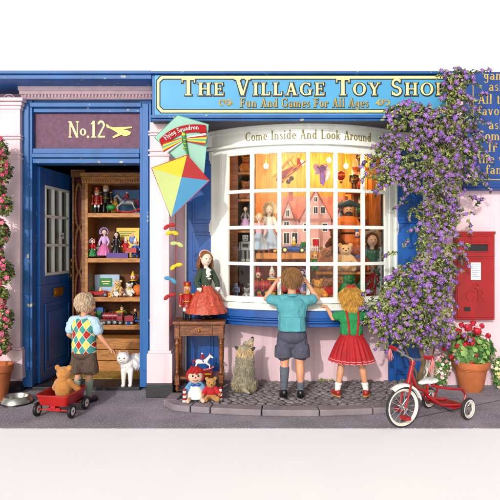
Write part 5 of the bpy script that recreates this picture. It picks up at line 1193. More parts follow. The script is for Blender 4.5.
# ================================================================ THINGS ON THE PAVEMENT
def wagon():
    c = Vector((-1.455, -.84, 0)); t = thing('pull_wagon', 'small red pull along wagon with white walled wheels on the pavement by the doorway', 'wagon', (c.x, c.y, 0), R(-10))
    # long axis along local y, front edge -y
    hx, hy, z0, z1 = .128, .155, .095, .165
    g = MB(); 
    def rr(hx_, hy_, r_, n=5):
        o = []
        for cx_, cy_, a0 in ((hx_-r_, hy_-r_, 0), (-hx_+r_, hy_-r_, 90), (-hx_+r_, -hy_+r_, 180), (hx_-r_, -hy_+r_, 270)):
            for i in range(n+1): an = R(a0+90*i/n); o.append((cx_+r_*math.cos(an), cy_+r_*math.sin(an)))
        return o
    rings = [(rr(hx-.015, hy-.015, .03), z0), (rr(hx, hy, .035), z1), (rr(hx+.008, hy+.008, .04), z1+.002), (rr(hx+.008, hy+.008, .04), z1+.012), (rr(hx-.006, hy-.006, .03), z1+.012), (rr(hx-.008, hy-.008, .03), z1), (rr(hx-.02, hy-.02, .03), z0+.008)]
    n = len(rings[0][0]); vs = [(x, y, z) for o, z in rings for x, y in o]; fs = [(i*n+k, i*n+(k+1) % n, (i+1)*n+(k+1) % n, (i+1)*n+k) for i in range(len(rings)-1) for k in range(n)]+[tuple(range(n))[::-1], tuple((len(rings)-1)*n+k for k in range(n))]
    g.add(vs, fs); g.build('tray', M('wagon_red', '#a8140f', .4, .14, 6, .08, coat=.1), t)
    g = MB(); g.box(-.02, .02, -hy+.02, hy-.02, .075, .094)
    for y in (-hy+.045, hy-.045): g.cyl((-hx-.005, y, .055), (hx+.005, y, .055), .006); g.box(-.05, .05, y-.012, y+.012, .05, .0749)
    g.build('undercarriage', red, t, smooth=False)
    for y in (-hy+.045, hy-.045):
        for s_ in (-1, 1):
            x = s_*(hx+.012); w = MB().torus((x, y, .055), .040, .0145, rot=(0, R(90), 0)); wo = w.build('wheel', blackp, t)
            w = MB().cyl((x-.011, y, .055), (x+.011, y, .055), .030); w.build('rim', white, wo); w = MB().ell((x, y, .055), (.018, .012, .012)); w.build('hub_cap', red, wo)
    g = MB().tube([(0, hy+.0, .08), (0, hy+.06, .07), (0, hy+.16, .15), (0, hy+.17, .17)], .006, 8).cyl((-.04, hy+.172, .172), (.04, hy+.172, .172), .008); g.build('handle', blackp, t)
    return t
wagon()
teddy('teddy_bear', 'golden tan teddy bear sitting in the red wagon with its back to the street', M('bear_gold', '#bd7f3a', .95, .15, 40, .6, 160, sheen=.3), .27, (-1.445, -.84, .104), R(172))
def bowl():
    p = GP(17, 402.5); t = thing('dog_bowl', 'round steel dog bowl on the pavement at the far left', 'bowl', (p.x, p.y, 0)); st = M('steel', '#b4b2ab', .28, .12, 8, .05, metal=.85)
    g = MB().lathe([(.128, .0), (.128, .006), (.105, .052), (.097, .058), (.088, .054), (.078, .02), (.0005, .018)], seg=40); g.build('dish', st, t); g = MB().torus((0, 0, .006), .128, .006, seg=40); g.build('rubber_ring', blackp, t)
    g = MB().torus((0, 0, 0), .5, .01)
    tx = MB()
    def on(u, vv, dd):
        an = R(-90)+u/.118; zz = .014+vv; r = .124-(zz-.006)*.5+dd; return Vector((math.cos(an)*r, math.sin(an)*r, zz))
    text(tx, '2', .030, on, wid=1.1, x0=-.012); tx.build('mark', M('mark_grey', '#4a4a4c'), t, smooth=False)
bowl()
# ---- table with toys
def table():
    t = thing('side_table', 'small wooden side table with drawer standing on the cobbles beside the bow window', 'table', (-.435, -.30, .05)); tw_ = wood('table_wood', '#54290f', '#8a4f22', 5, .4, (2, 9, 9)); hw, hd, H_ = .205, .12, .60
    g = MB().box(-hw-.02, hw+.02, -hd-.02, hd+.02, H_-.024, H_).box(-hw-.012, hw+.012, -hd-.012, hd+.012, H_-.034, H_-.0245); g.build('table_top', tw_, t, smooth=False, bevel=.005)
    g = MB().box(-hw+.01, hw-.01, -hd+.008, hd-.008, H_-.125, H_-.035); g.build('apron', tw_, t, smooth=False)
    g = MB().box(-.115, .115, -hd-.003, -hd+.0075, H_-.115, H_-.045); dr_ = g.build('drawer', tw_, t, smooth=False, bevel=.003); g = MB().ell((0, -hd-.012, H_-.08), (.012, .012, .012)); g.build('knob', brass, dr_)
    for sx_ in (-1, 1):
        for sy_ in (-1, 1):
            x, y = sx_*(hw-.018), sy_*(hd-.014); g = MB().box(x-.021, x+.021, y-.021, y+.021, H_-.145, H_-.0355).lathe([(.012, .14), (.019, .16), (.011, .18), (.016, .26), (.019, .34), (.015, .39), (.021, .41), (.013, .43), (.019, .455)], (x, y, 0), 14).box(x-.019, x+.019, y-.019, y+.019, .06, .14).lathe([(.010, .0), (.017, .02), (.012, .06)], (x, y, 0), 12); g.build('leg', tw_, t, smooth=True, ang=35)
    g = MB().box(-hw+.04, hw-.04, -hd+.01, hd-.01, .105, .125); g.build('lower_shelf', tw_, t, smooth=False)
table()
doll('porcelain_doll', 'large auburn doll in coral tiered dress and dark green jacket standing on the side table', .60, (-.385, -.30, .651), R(28), M('coral_silk', '#b84a34', .55, .3, 55, .2, 40), M('jacket_green', '#30402f', .85, .15), auburn, M('pink_band', '#d8a8a0'), 'band', full=1.22, lace=whitec)
g = MB()
soldier('nutcracker', 'red and orange nutcracker standing at the left front of the side table', .335, (-.545, -.335, .651), R(6), red, whitec, hatm=red, beard=M('beard_gold', '#c98f2a', .8))
cr = thing('toy_crate', 'flat red toy crate under the rocking horse inside the side table', 'crate', (-.425, -.33, .176)); g = MB().box(-.10, .10, -.05, .05, 0, .03).box(-.09, .09, -.054, -.0505, .008, .022, 1); g.build('crate_body', [red, yellow], cr, smooth=False)
rocking_horse('rocking_horse', 'white toy rocking horse with red rider standing on the lower shelf of the side table', .19, (-.415, -.33, .207), R(180), whitec, red)
def ragdoll():
    p = GP(195.5, 399, .05); t = thing('rag_doll', 'rag doll with round face and red woollen hair sitting in front of the side table', 'rag doll', (p.x, p.y, .05), R(6)); g = MB().ell((0, 0, .185), (.062, .05, .058)).cap((0, 0, .08), (0, 0, .13), .04, .03)
    for s_ in (-1, 1): g.cap((s_*.04, 0, .125), (s_*.085, -.03, .06), .016, .016); g.cap((s_*.035, -.02, .02), (s_*.06, -.13, .02), .02, .018)
    g.build('body', M('doll_cloth', '#d8b79e', .9, .06, 20, .3), t, voxel=.005)
    g = MB().lathe([(.03, .135), (.05, .11), (.07, .06), (.085, .015)], seg=40, fn=lambda i, a_, r: r*(1+.06*math.sin(a_*12))); 
    for s_ in (-1, 1): g.cap((s_*.035, 0, .125), (s_*.072, -.022, .08), .024, .026)
    g.build('dress', M('doll_blue_dress', '#5d8fb5', .9, .15, 40, .2), t); g = MB().lathe([(.04, .115), (.066, .068), (.080, .02)], (0, -.012, 0), seg=24); g.build('apron', whitec, t)
    g = MB(); q = random.Random(5)
    for i in range(130):
        an = q.uniform(-.1, PI+.1) if i % 3 else q.uniform(PI, 2*PI); z = q.uniform(.0, 1) if i % 3 == 0 else q.uniform(-.6, 1)
        if i % 3 == 0: z = q.uniform(.45, 1)
        r_ = math.sqrt(1-z*z); g.ell((math.cos(an)*r_*.065, math.sin(an)*r_*.053, .19+z*.064), (.012, .012, .012), rot=(i, i, 0))
    g.build('hair', M('rag_red', '#a81a1c', .95, .2, 40, .6), t)
    g = MB()
    for s_ in (-1, 1): g.ell((s_*.022, -.047, .198), (.008, .004, .009))
    g.prism([(-.01, .18), (.01, .18), (0, .194)], lambda a_, b_, d_: Vector((a_, -.05-d_, b_)), -.003, .004, m=1); g.tube([(-.022, -.045, .166), (0, -.050, .158), (.022, -.045, .166)], .003, 6, m=1); g.build('face', [eye_m, red], t)
    g = MB().ell((-.018, -.045, .125), (.022, .01, .013), rot=(0, .3, 0)).ell((.018, -.045, .125), (.022, .01, .013), rot=(0, -.3, 0)); g.build('bow', bluep, t)
ragdoll()
p = GP(211, 399.5, .05); teddy('teddy_bear', 'small brown teddy in a red jacket leaning beside the rag doll on the cobbles', fur_t, .185, (p.x, p.y, .05), R(8), jacket=redcloth)
for px, py, lbl in ((184.5, 402, 'red and white striped skittle left of the rag doll'), (220.5, 400, 'red and white striped skittle right of the small teddy')):
    p = GP(px, py, .05); g = MB()
    for i in range(5): g.cyl((0, 0, i*.018), (0, 0, i*.018+.0179), .017-.001*i, .017-.001*i, 14, i % 2)
    g.ell((0, 0, .095), .013, m=1); tag(g.build('skittle', [whitec, red], None, loc=(p.x, p.y, .05)), lbl, 'skittle', 'striped skittles by the rag doll')
# ---- kites
def kite_pt(y): return lambda px, py, dd=0: WP(px, py, y-dd)
def kite_plane(name, lbl, pts, y, cells, mats, spars):
    c = WP(*pts['c'], y); t = thing(name, lbl, 'kite', c); 
    for i, (poly_, mi) in enumerate(cells):
        P3 = [WP(*pts[q], y-(.018 if q == 'c' else 0))-c for q in poly_]; g = MB(); off = Vector((0, .003, 0)); n = len(P3)
        g.add([q for q in P3]+[q+off for q in P3], [tuple(range(n)), tuple(range(2*n-1, n-1, -1))]+[(k, (k+1) % n, (k+1) % n+n, k+n) for k in range(n)], 0); g.build('sail_panel', mats[mi], t, smooth=False)
    g = MB()
    for A, B in spars: g.tube([WP(*pts[A], y)-c+Vector((0, .008, 0)), WP(*pts['c'], y)-c+Vector((0, -.006, 0)), WP(*pts[B], y)-c+Vector((0, .008, 0))], .004, 6)
    g.build('spar', shelfw, t)
    g = MB(); o = [q for q in ('t', 'r', 'b', 'l')]; P3 = [WP(*pts[q], y)-c for q in o]; g.tube([P3[0], P3[1], P3[2], P3[3], P3[0]], .0035, 6); return t, c, g
ky = -.60
pts = dict(t=(187, 155), l=(151.5, 168), r=(209.5, 180.5), b=(171, 218), c=(181.5, 177))
kc = [M('kite_yellow', '#cdb51a', .7, .06, 5, .2, 20), M('kite_red', '#9c1414', .7, .06, 5, .2, 20), M('kite_blue', '#3d84ab', .7, .06, 5, .2, 20), M('kite_lime', '#aebb74', .7, .06, 5, .2, 20)]
t, c, g = kite_plane('diamond_kite', 'four coloured diamond kite with bow tail hanging from the left end of the sign', pts, ky, (('tlc', 0), ('trc', 1), ('rbc', 2), ('blc', 3)), kc, (('l', 'r'), ('t', 'b')))
g.build('edge_cord', redcloth, t)
tail = [(171, 218), (169, 226), (171, 233), (177, 244), (175.5, 255), (176, 266), (171, 279), (169.5, 296), (171, 315), (171, 326)]
g = MB().tube([WP(a_, b_, ky+.01)-c for a_, b_ in tail], .0022, 6); g.build('tail_cord', redcloth, t)
for (bx_, by_, mi) in ((169.5, 226, 1), (172, 233, 0), (177, 244, 3), (176, 266, 0), (170.5, 279.5, 2), (169.5, 296, 1)):
    g = MB(); p = WP(bx_, by_, ky)-c; tl = rnd.uniform(-.5, .5)
    for s_ in (-1, 1): g.ell(p+Vector((s_*.026*math.cos(tl), -.003, s_*.026*math.sin(tl))), (.030, .007, .017), rot=(0, -tl+s_*.35, 0), seg=10, rings=6)
    g.ell(p, .009, seg=8, rings=6); g.build('tail_bow', kc[mi], t)
pts2 = dict(t=(177.5, 115), l=(154.5, 137.5), r=(208.5, 124.5), b=(203, 186), c=(186, 130)); 
pk = [M('kite_mint', '#8fb9a8', .75, .05, 5, .2, 20)]
y2 = -.555; t, c, g = kite_plane('squadron_kite', 'pale green kite with red Flying Squadron banner and striped dragonfly plane behind the four coloured kite', pts2, y2, (('tlc', 0), ('trc', 0), ('rbc', 0), ('blc', 0)), pk, (('l', 'r'), ('t', 'b')))
t['label'] = 'pale green kite with red Flying Squadron banner, behind the four coloured kite'
g.build('edge_cord', M('cord_teal', '#3f9a86'), t)
def k2(px, py, dd=0): return WP(px, py, y2-.021-dd)-c
def bez(p0, p1, p2, u): return tuple((1-u)**2*a_+2*u*(1-u)*b_+u*u*c_ for a_, b_, c_ in zip(p0, p1, p2))
g = MB(); A0, A1, A2 = (159, 140), (175, 121), (206, 125); n = 22; L_ = [bez(A0, A1, A2, i/n) for i in range(n+1)]; LO = [bez((164, 147), (177, 130), (206, 132.5), i/n) for i in range(n+1)]
for i in range(n): g.add([k2(*L_[i]), k2(*L_[i+1]), k2(*LO[i+1]), k2(*LO[i]), k2(*L_[i], -.002), k2(*L_[i+1], -.002), k2(*LO[i+1], -.002), k2(*LO[i], -.002)], [(0, 1, 2, 3), (7, 6, 5, 4), (0, 1, 5, 4), (3, 2, 6, 7)])
for q in ([(160, 142), (166, 139), (168, 150), (163, 150)], [(201, 131), (207, 130), (205, 139), (200, 137)]): g.add([k2(*z, -.004) for z in q]+[k2(*z, -.006) for z in q], [(0, 1, 2, 3), (7, 6, 5, 4), (0, 1, 5, 4), (1, 2, 6, 5), (2, 3, 7, 6), (3, 0, 4, 7)])
bn = g.build('banner', M('banner_red', '#9c0d14', .95, .06, 5, .1, 20), t, smooth=False)
g = MB(); tw_ = twidth('Flying Squadron', track=.05); 
def onb(u, vv, dd):
    s_ = .12+.76*u/(tw_*1.0); p = bez((162.5, 144.2), (176.5, 126.8), (206, 129.8), s_); q = bez((162.5, 144.2), (176.5, 126.8), (206, 129.8), min(1, s_+.01)); dx, dy = q[0]-p[0], q[1]-p[1]; l_ = math.hypot(dx, dy)+1e-6
    return k2(p[0]+dy/l_*vv*4.6, p[1]-dx/l_*vv*4.6, .002+dd*.6)
text(g, 'Flying Squadron', 1.0, onb, track=.05); g.build('lettering', whitec, bn, smooth=False)
g = MB()
def blade(pts_, m, dd): 
    n_ = len(pts_); g.add([k2(*z, dd) for z in pts_]+[k2(*z, 0) for z in pts_], [tuple(range(n_)), tuple(range(2*n_-1, n_-1, -1))]+[(i_, (i_+1) % n_, (i_+1) % n_+n_, i_+n_) for i_ in range(n_)], m)
strip = [1, 0, 2, 0, 1, 3]
for i in range(6):
    f0_, f1_ = i/6, (i+1)/6; 
    L0 = (163+5*f0_*0, 146.5+8*f0_); L1 = (163, 146.5+8*f1_)
    blade([(182, 137.5+4.5*f0_), (162+4*abs(f0_-.4), 142.5+12*f0_), (162+4*abs(f1_-.4), 142.5+12*f1_), (182, 137.5+4.5*f1_)], strip[i], .002+i*.0003)
    blade([(186, 137+4.5*f0_), (207-4*abs(f0_-.4), 133+12*f0_), (207-4*abs(f1_-.4), 133+12*f1_), (186, 137+4.5*f1_)], strip[5-i], .002+i*.0003)
g.build('dragonfly_wing', [kc[0], kc[1], M('kite_teal', '#2f8f8c'), whitec], t, smooth=False)
g = MB(); g.tube([k2(184, 131, .006), k2(184, 136, .008), k2(185, 144, .008), k2(188, 156, .006)], [.006, .017, .015, .006], 10); g.ell(k2(183.5, 134.5, .018), (.016, .008, .012), m=1); [g.torus(k2(184.8, q_, .008), .016, .003, m=1, seg=12, ts=5) for q_ in (140, 144, 148)]; g.build('dragonfly_body', [greenp, kc[0]], t)
# ---- post box
def postbox():
    y = -.001; t = thing('post_box', 'red wall mounted post box with white notice on the pink wall', 'post box', (0, 0, 0)); f = lambda px, py, yy=-.09: WP(px, py, yy); A = f(456.5, 320); B = f(495, 233)
    prd = M('post_red', '#9a070e', .4, .12, 6, .12, 25, coat=.1, streak=('#6e0a0e', .5)); g = MB().box(A.x, B.x, -.085, y, A.z, B.z).box(A.x-.008, B.x+.008, -.09, -.002, B.z-.012, B.z+.014); g.box(A.x+.012, B.x-.012, -.094, -.0855, A.z+.02, B.z-.235).box(A.x+.012, B.x-.012, -.094, -.0855, B.z-.215, B.z-.03)
    g.build('box_body', prd, t, smooth=False, bevel=.005)
    s0, s1 = f(465.5, 251), f(487, 244.5); g = MB().box(s0.x, s1.x, -.097, -.0945, s0.z, s1.z); g.build('slot', blackp, t, smooth=False); g = MB().box(s0.x-.012, s1.x+.012, -.112, -.0945, s1.z+.0005, s1.z+.018).box(s0.x-.012, s1.x+.012, -.104, -.0945, s0.z-.012, s0.z-.0005).box(s0.x-.012, s0.x-.0005, -.104, -.0945, s0.z, s1.z).box(s1.x+.0005, s1.x+.012, -.104, -.0945, s0.z, s1.z); g.build('slot_hood', prd, t, smooth=False, bevel=.002)
    n0, n1 = f(470.5, 280), f(480.5, 262.5); g = MB().box(n0.x, n1.x, -.098, -.0945, n0.z, n1.z); nt_ = g.build('notice', whitec, t, smooth=False); g = MB()
    for i in range(7): zz = n1.z-.02-i*.018; g.box(n0.x+.01, n1.x-.012-.012*(i % 3), -.0994, -.0982, zz-.0035, zz)
    g.build('printed_lines', M('print_blue', '#40618f'), nt_, smooth=False)
    g = MB(); b_ = f(466, 301.5); text(g, 'GR', .105, flat(b_.x, b_.z, -.0945), track=.05, depth=.006); cz = f(476, 286.5); g.torus((cz.x, -.096, cz.z), .02, .004, rot=(R(90), 0, 0)); 
    for i in (-1, 0, 1): g.ell((cz.x+i*.018, -.098, cz.z+.022-abs(i)*.006), (.006, .005, .008))
    g.build('cipher', prd, t, smooth=False); g = MB().box(*(lambda a_, c_: (a_.x, c_.x, -.100, -.0945, a_.z, c_.z))(f(464, 311), f(470, 307))); g.build('lock_plate', blackp, t, smooth=False)
postbox()
# ---- tricycle
def tricycle():
    A = Vector((1.437, -.71, 0)); B = Vector((1.61, -1.01, 0)); Fw = Vector((1.087, -1.17, 0)); C_ = (A+B)/2; fwd = (Fw-C_); Lb = fwd.length; ang = math.atan2(fwd.y, fwd.x)-PI
    t = thing('tricycle', 'red child tricycle with white saddle and handlebar streamers parked on the pavement', 'tricycle', (C_.x, C_.y, 0), ang)   # forward = local -x
    rm = M('trike_red', '#a00d14', .35, .12, 6, .06, coat=.15); chrome = M('chrome', '#cfcfce', .2, .05, metal=.9, bump=0); tyre = M('tyre', '#2a2a2c', .8, .1); wall_ = M('tyre_white', '#dcd8cc', .6, .08)
    def whl(c, r, tk, steer=0, spokes=True, parent=t):
        q = Matrix.Rotation(steer, 3, 'Z'); c = Vector(c); w = MB().torus(c, r-tk, tk, rot=(R(90), 0, steer), seg=40); wo = w.build('wheel', tyre, parent)
        w = MB(); w.torus(c, r-tk*1.9, tk*.62, rot=(R(90), 0, steer), seg=40)
        for s_ in (-1, 1): w.torus(c+q@Vector((0, s_*tk*.75, 0)), r-tk*1.35, tk*.42, rot=(R(90), 0, steer), seg=40)
        w.build('rim', wall_, wo)
        w = MB(); w.cyl(c+q@Vector((0, -.022, 0)), c+q@Vector((0, .022, 0)), .014)
        for i in range(14):
            an = 2*PI*i/14; w.cyl(c+q@Vector((math.cos(an)*.012, .012*(-1)**i, math.sin(an)*.012)), c+q@Vector((math.cos(an)*(r-tk*2), 0, math.sin(an)*(r-tk*2))), .0017, seg=5)
        w.build('spokes', chrome, wo); return wo
    st = R(-12); fx = -Lb; fr = .145; whl((fx, 0, fr), fr, .013, st); tr_ = .345/2; rr_ = .082
    for s_ in (-1, 1): whl((0, s_*tr_, rr_), rr_, .013)
    q = Matrix.Rotation(st, 3, 'Z'); fc = Vector((fx, 0, fr)); hd = Vector((fx+.075, 0, .345)); O = lambda x, y, z: fc+q@Vector((x, y, z))
    g = MB()
    for s_ in (-1, 1): g.tube([O(0, s_*.032, 0), O(.03, s_*.034, .10), O(.055, s_*.03, .165), O(.062, 0, .18)], .008, 8)
    g.build('fork', rm, t)
    g = MB(); n = 14; vs = []
    for i in range(n+1):
        an = R(15+110*i/n)
        for yy, dr in ((-.026, -.008), (-.018, .008), (0, .013), (.018, .008), (.026, -.008)): vs.append(O(math.cos(an)*(fr+.012+dr), yy, math.sin(an)*(fr+.012+dr)))
    g.add(vs, [(i*5+k, i*5+k+1, (i+1)*5+k+1, (i+1)*5+k) for i in range(n) for k in range(4)]); mg = g.build('mudguard', white, t); sd = mg.modifiers.new('thick', 'SOLIDIFY'); sd.thickness = .003
    for s_ in (-1, 1):
        g = MB(); g.cyl(O(0, s_*.02, 0), O(0, s_*.05, 0), .006, m=1).cyl(O(0, s_*.05, 0), O(.045*s_, s_*.055, -.045), .005, m=1); cc = O(.045*s_, s_*.085, -.045); g.add([cc+q@Vector((a_, b_, z_)) for z_ in (-.011, .011) for a_ in (-.022, .022) for b_ in (-.035, .035)], [(0, 1, 3, 2), (4, 6, 7, 5), (0, 4, 5, 1), (2, 3, 7, 6), (0, 2, 6, 4), (1, 5, 7, 3)]); g.build('pedal', [rm, chrome], t, smooth=False)
    g = MB().cyl(O(.05, 0, .165), O(.085, 0, .29), .016).cyl(O(.088, 0, .295), O(.094, 0, .318), .020); g.build('head_tube', rm, t)
    g = MB(); g.tube([O(.07, -.215, .385), O(.075, -.15, .375), O(.09, -.08, .345), O(.092, 0, .33), O(.09, .08, .345), O(.075, .15, .375), O(.07, .215, .385)], .0085, 10); g.cyl(O(.09, 0, .30), O(.092, 0, .335), .010); g.build('handlebar', chrome, t)
    for s_ in (-1, 1):
        g = MB().cyl(O(.072, s_*.15, .376), O(.07, s_*.222, .386), .0155); gr_ = g.build('grip', rm, t); g = MB(); r_ = random.Random(4+s_)
        for i in range(16): dx, dy = r_.uniform(-.022, .022), r_.uniform(-.022, .022); e_ = O(.07, s_*.222, .386); g.tube([e_, e_+Vector((dx*.4, dy*.4+s_*.006, -.03)), e_+Vector((dx, dy, -.075-r_.uniform(0, .04)))], [.002, .0022, .0018], 4)
        g.build('streamer', M('streamer_pink', '#c97a78', .6, .15), gr_)
    g = MB(); g.tube([O(.075, 0, .245), (fx+.15, 0, .262), (fx+.25, 0, .225), (-.24, 0, .165), (-.10, 0, .125), (-.03, 0, .12)], .0135, 10)
    g.tube([(-.25, 0, .17), (-.255, 0, .275)], .010, 8)
    for s_ in (-1, 1): g.tube([(-.28, s_*.018, .19), (-.18, s_*.07, .115), (-.03, s_*.12, .10), (0, s_*.13, rr_)], .009, 8); g.tube([(-.21, 0, .25), (-.10, s_*.075, .225), (.0, s_*.12, .215), (.045, s_*.12, .17), (.01, s_*.13, rr_+.005)], .009, 8)
    g.cyl((0, -tr_, rr_), (0, tr_, rr_), .0095); fr_ = g.build('frame', rm, t)
    g = MB().box(-.10, .06, -.125, .125, .082, .094); g.build('rear_step', rm, t, smooth=False, bevel=.003)
    g = MB().ell((-.225, 0, .288), (.085, .055, .02)).ell((-.30, 0, .288), (.055, .026, .016)); g.build('saddle', white, t, voxel=.004, sm=4)
tricycle()
# ================================================================ PLANTS
lf = [M('leaf_olive', '#65702f', .6, .15, 10, .1), M('leaf_light', '#949a55', .6, .15, 10, .1), M('leaf_dark', '#2f3d1b', .6, .15, 10, .1)]
gl = [M('leaf_green', '#4c7a32', .6, .15, 10, .1), M('leaf_fresh', '#84a659', .6, .15, 10, .1), M('leaf_deep', '#2f5424', .6, .15, 10, .1)]
pur = [M('petal_purple', '#704692', .6, .12, 10, .05), M('petal_violet', '#8a5ca6', .6, .12, 10, .05), M('petal_pale', '#c3a8dc', .6, .1, 10, .05)]
bark = M('bark', '#6b5a40', .9, .25, 12, .6, 30); terra = M('terracotta', '#b5663a', .8, .14, 8, .2, 50)
q_ = random.Random(11)
def rv(): 
    while True:
        p = Vector((q_.uniform(-1, 1), q_.uniform(-1, 1), q_.uniform(-1, 1)))
        if .05 < p.length < 1: return p
def leaf(g, p, n, up, L_, W_, m):
    n = n.normalized(); a_ = up-n*up.dot(n)
    if a_.length < .05: a_ = n.orthogonal()
    a_.normalize(); b_ = n.cross(a_); base = p; tip = p+a_*L_-n*L_*.12; mid = p+a_*L_*.45+n*L_*.08
    g.add([base, mid-b_*W_-n*W_*.35, tip, mid+b_*W_-n*W_*.35, mid], [(0, 1, 4), (1, 2, 4), (2, 3, 4), (3, 0, 4)], m)
def star(g, p, n, r, k, ms, mc, seedrot=0, pet=.62):
    n = n.normalized(); a_ = n.orthogonal().normalized(); b_ = n.cross(a_)
    for i in range(k):
        an = seedrot+2*PI*i/k; d_ = a_*math.cos(an)+b_*math.sin(an); s_ = n.cross(d_); tip = p+d_*r+n*r*.05
        g.add([p+n*r*.02, p+d_*r*.55+s_*r*pet*.55+n*r*.12, tip, p+d_*r*.55-s_*r*pet*.55+n*r*.12], [(0, 1, 2), (0, 2, 3)], ms)
    g.ell(p+n*r*.08, (r*.17,)*3, m=mc, seg=6, rings=4)
# ---- flowering climber on the right
cl = thing('climbing_plant', 'tall purple flowering climber growing from the cobbles up over the right end of the sign', 'climber', (0, 0, 0))
g = MB(); base = GP(421, 389, .04)
stems = [[(421, 389, -.30), (420, 375, -.31), (424, 362, -.33), (420, 345, -.36), (424, 320, -.40), (434, 290, -.36), (440, 250, -.30), (442, 215, -.30), (438, 180, -.42), (445, 140, -.56), (450, 100, -.62), (455, 76, -.62)],
 [(419, 389, -.28), (416, 372, -.30), (408, 356, -.36), (400, 335, -.42), (396, 310, -.46)], [(424, 389, -.28), (430, 370, -.30), (434, 350, -.33), (436, 320, -.38)], [(438, 180, -.42), (420, 165, -.5), (398, 150, -.56), (385, 165, -.5)], [(445, 140, -.56), (428, 120, -.62), (408, 110, -.64)], [(450, 130, -.5), (468, 145, -.3), (474, 175, -.2)], [(421, 380, -.30), (426, 372, -.32), (421, 362, -.34), (427, 348, -.36), (424, 330, -.38)]]
for i, st_ in enumerate(stems):
    pts_ = [WP(a_, b_, y_) for a_, b_, y_ in st_]; pts_[0].z = .035 if i in (0, 1, 2) else pts_[0].z; n = len(pts_); r0 = .023 if i == 0 else (.014 if i < 3 else .007)
    g.tube(pts_, [r0*(1-.75*k/(n-1)) for k in range(n)], 8)
g.build('stem', bark, cl)
blobs = [(455, 84, 12, 15, -.60), (453, 99, 9, 14, -.62), (466, 78, 9, 9, -.58), (410, 108, 12, 8, -.62), (398, 121, 14, 10, -.62), (422, 118, 16, 14, -.62), (436, 126, 22, 18, -.60), (460, 118, 14, 16, -.5), (470, 142, 13, 14, -.30), (458, 155, 18, 16, -.42), (472, 174, 10, 11, -.22), (394, 144, 17, 9, -.60), (384, 152, 9, 8, -.58), (412, 158, 24, 20, -.56), (378, 172, 9, 10, -.55), (392, 175, 15, 12, -.54), (440, 160, 20, 20, -.50), (425, 185, 22, 10, -.48), (448, 186, 17, 14, -.38), (437, 212, 17, 17, -.34), (424, 214, 9, 7, -.36), (452, 222, 7, 10, -.28), (432, 238, 14, 15, -.34), (444, 252, 12, 14, -.32), (430, 268, 19, 15, -.38), (409, 272, 13, 10, -.42), (448, 278, 9, 16, -.30), (400, 290, 22, 18, -.50), (425, 292, 24, 20, -.45), (386, 308, 18, 15, -.56), (412, 315, 26, 20, -.50), (438, 308, 16, 22, -.40), (374, 322, 10, 10, -.58), (392, 331, 17, 12, -.54), (424, 336, 24, 12, -.44), (447, 335, 10, 12, -.34)]
G1 = MB(); G2 = MB()
for bx_, by_, rx, ry, y_ in blobs:
    c = WP(bx_, by_, y_); k = (y_+5)/F; R_ = Vector((rx*k, max(.05, min(rx, ry)*k*.75), ry*k)); ar = rx*ry
    for i in range(int(ar*.50)+18):
        p = rv(); r_ = p.length; p = p/r_*(r_**.5)*q_.uniform(.72, 1.12); P = c+Vector((p.x*R_.x, p.y*R_.y, p.z*R_.z))
        if P.y > -.03: P.y = -.03
        if P.z > 2.74: continue
        n = (Vector((p.x, p.y-.6, p.z+.3))+rv()*.9); up = Vector((q_.uniform(-1, 1), q_.uniform(-.3, .3), q_.uniform(-1.1, .5)))
        for u in range(3):
            leaf(G1, P, n+rv()*.5, up+rv()*.8, q_.uniform(.024, .042), q_.uniform(.006, .010), q_.choice((0, 0, 1, 1, 2)))
    for i in range(int(ar*.068)+3):
        p = rv().normalized(); p.y = -abs(p.y)*.8-.15; P = c+Vector((p.x*R_.x*1.0, p.y*R_.y*1.15, p.z*R_.z*1.0)); n = Vector((p.x*.6, -1, p.z*.5+.1))+rv()*.35
        if P.z > 2.74: continue
        star(G2, P, n, q_.uniform(.017, .026), q_.choice((5, 6, 6)), q_.choice((0, 0, 1)), 2, q_.uniform(0, 3))
# loose shoots that break the outline and bridge the gaps
for bx_, by_, rx, ry, y_ in blobs+[(473, 100, 4, 12, -.20), (476, 168, 7, 9, -.16), (462, 200, 9, 12, -.16), (470, 212, 8, 9, -.12), (372, 158, 6, 10, -.56), (416, 200, 8, 10, -.42), (414, 235, 6, 14, -.36), (458, 245, 5, 12, -.2), (404, 255, 10, 9, -.42), (380, 292, 9, 9, -.55)]:
    c = WP(bx_, by_, y_); k = (y_+5)/F
    for i in range(max(3, int(rx*ry/34))):
        an = q_.uniform(0, 2*PI); p0 = c+Vector((math.cos(an)*rx*k*.6, -.02, math.sin(an)*ry*k*.6)); dr = Vector((math.cos(an)+q_.uniform(-.5, .5), q_.uniform(-.5, .15), math.sin(an)*.8-.2)).normalized(); L_ = q_.uniform(.08, .17); pts_ = [p0]
        for u in range(5): dr = (dr+Vector((0, 0, -.14))+rv()*.2).normalized(); pts_.append(pts_[-1]+dr*L_/5)
        for P in pts_: P.y = min(P.y, -.03)
        if max(P.z for P in pts_) > 2.73: continue
        G1.tube(pts_, .0018, 4, m=2)
        for P in pts_[1:]:
            for u in range(5): leaf(G1, P+rv()*.012, Vector((0, -1, .3))+rv()*.9, dr+rv()*1.0, q_.uniform(.02, .04), q_.uniform(.006, .010), q_.choice((0, 1, 2, 2)))
        for P in (pts_[-1], pts_[3]):
            if q_.random() < .8: star(G2, P+Vector((0, -.012, 0)), Vector((q_.uniform(-.5, .5), -1, q_.uniform(-.3, .5))), q_.uniform(.015, .025), q_.choice((5, 6)), q_.choice((0, 1, 1)), 2, q_.uniform(0, 3))
G1.build('foliage', lf, cl, smooth=False); o = G2.build('blossom', pur, cl, smooth=False); o['kind'] = 'stuff'
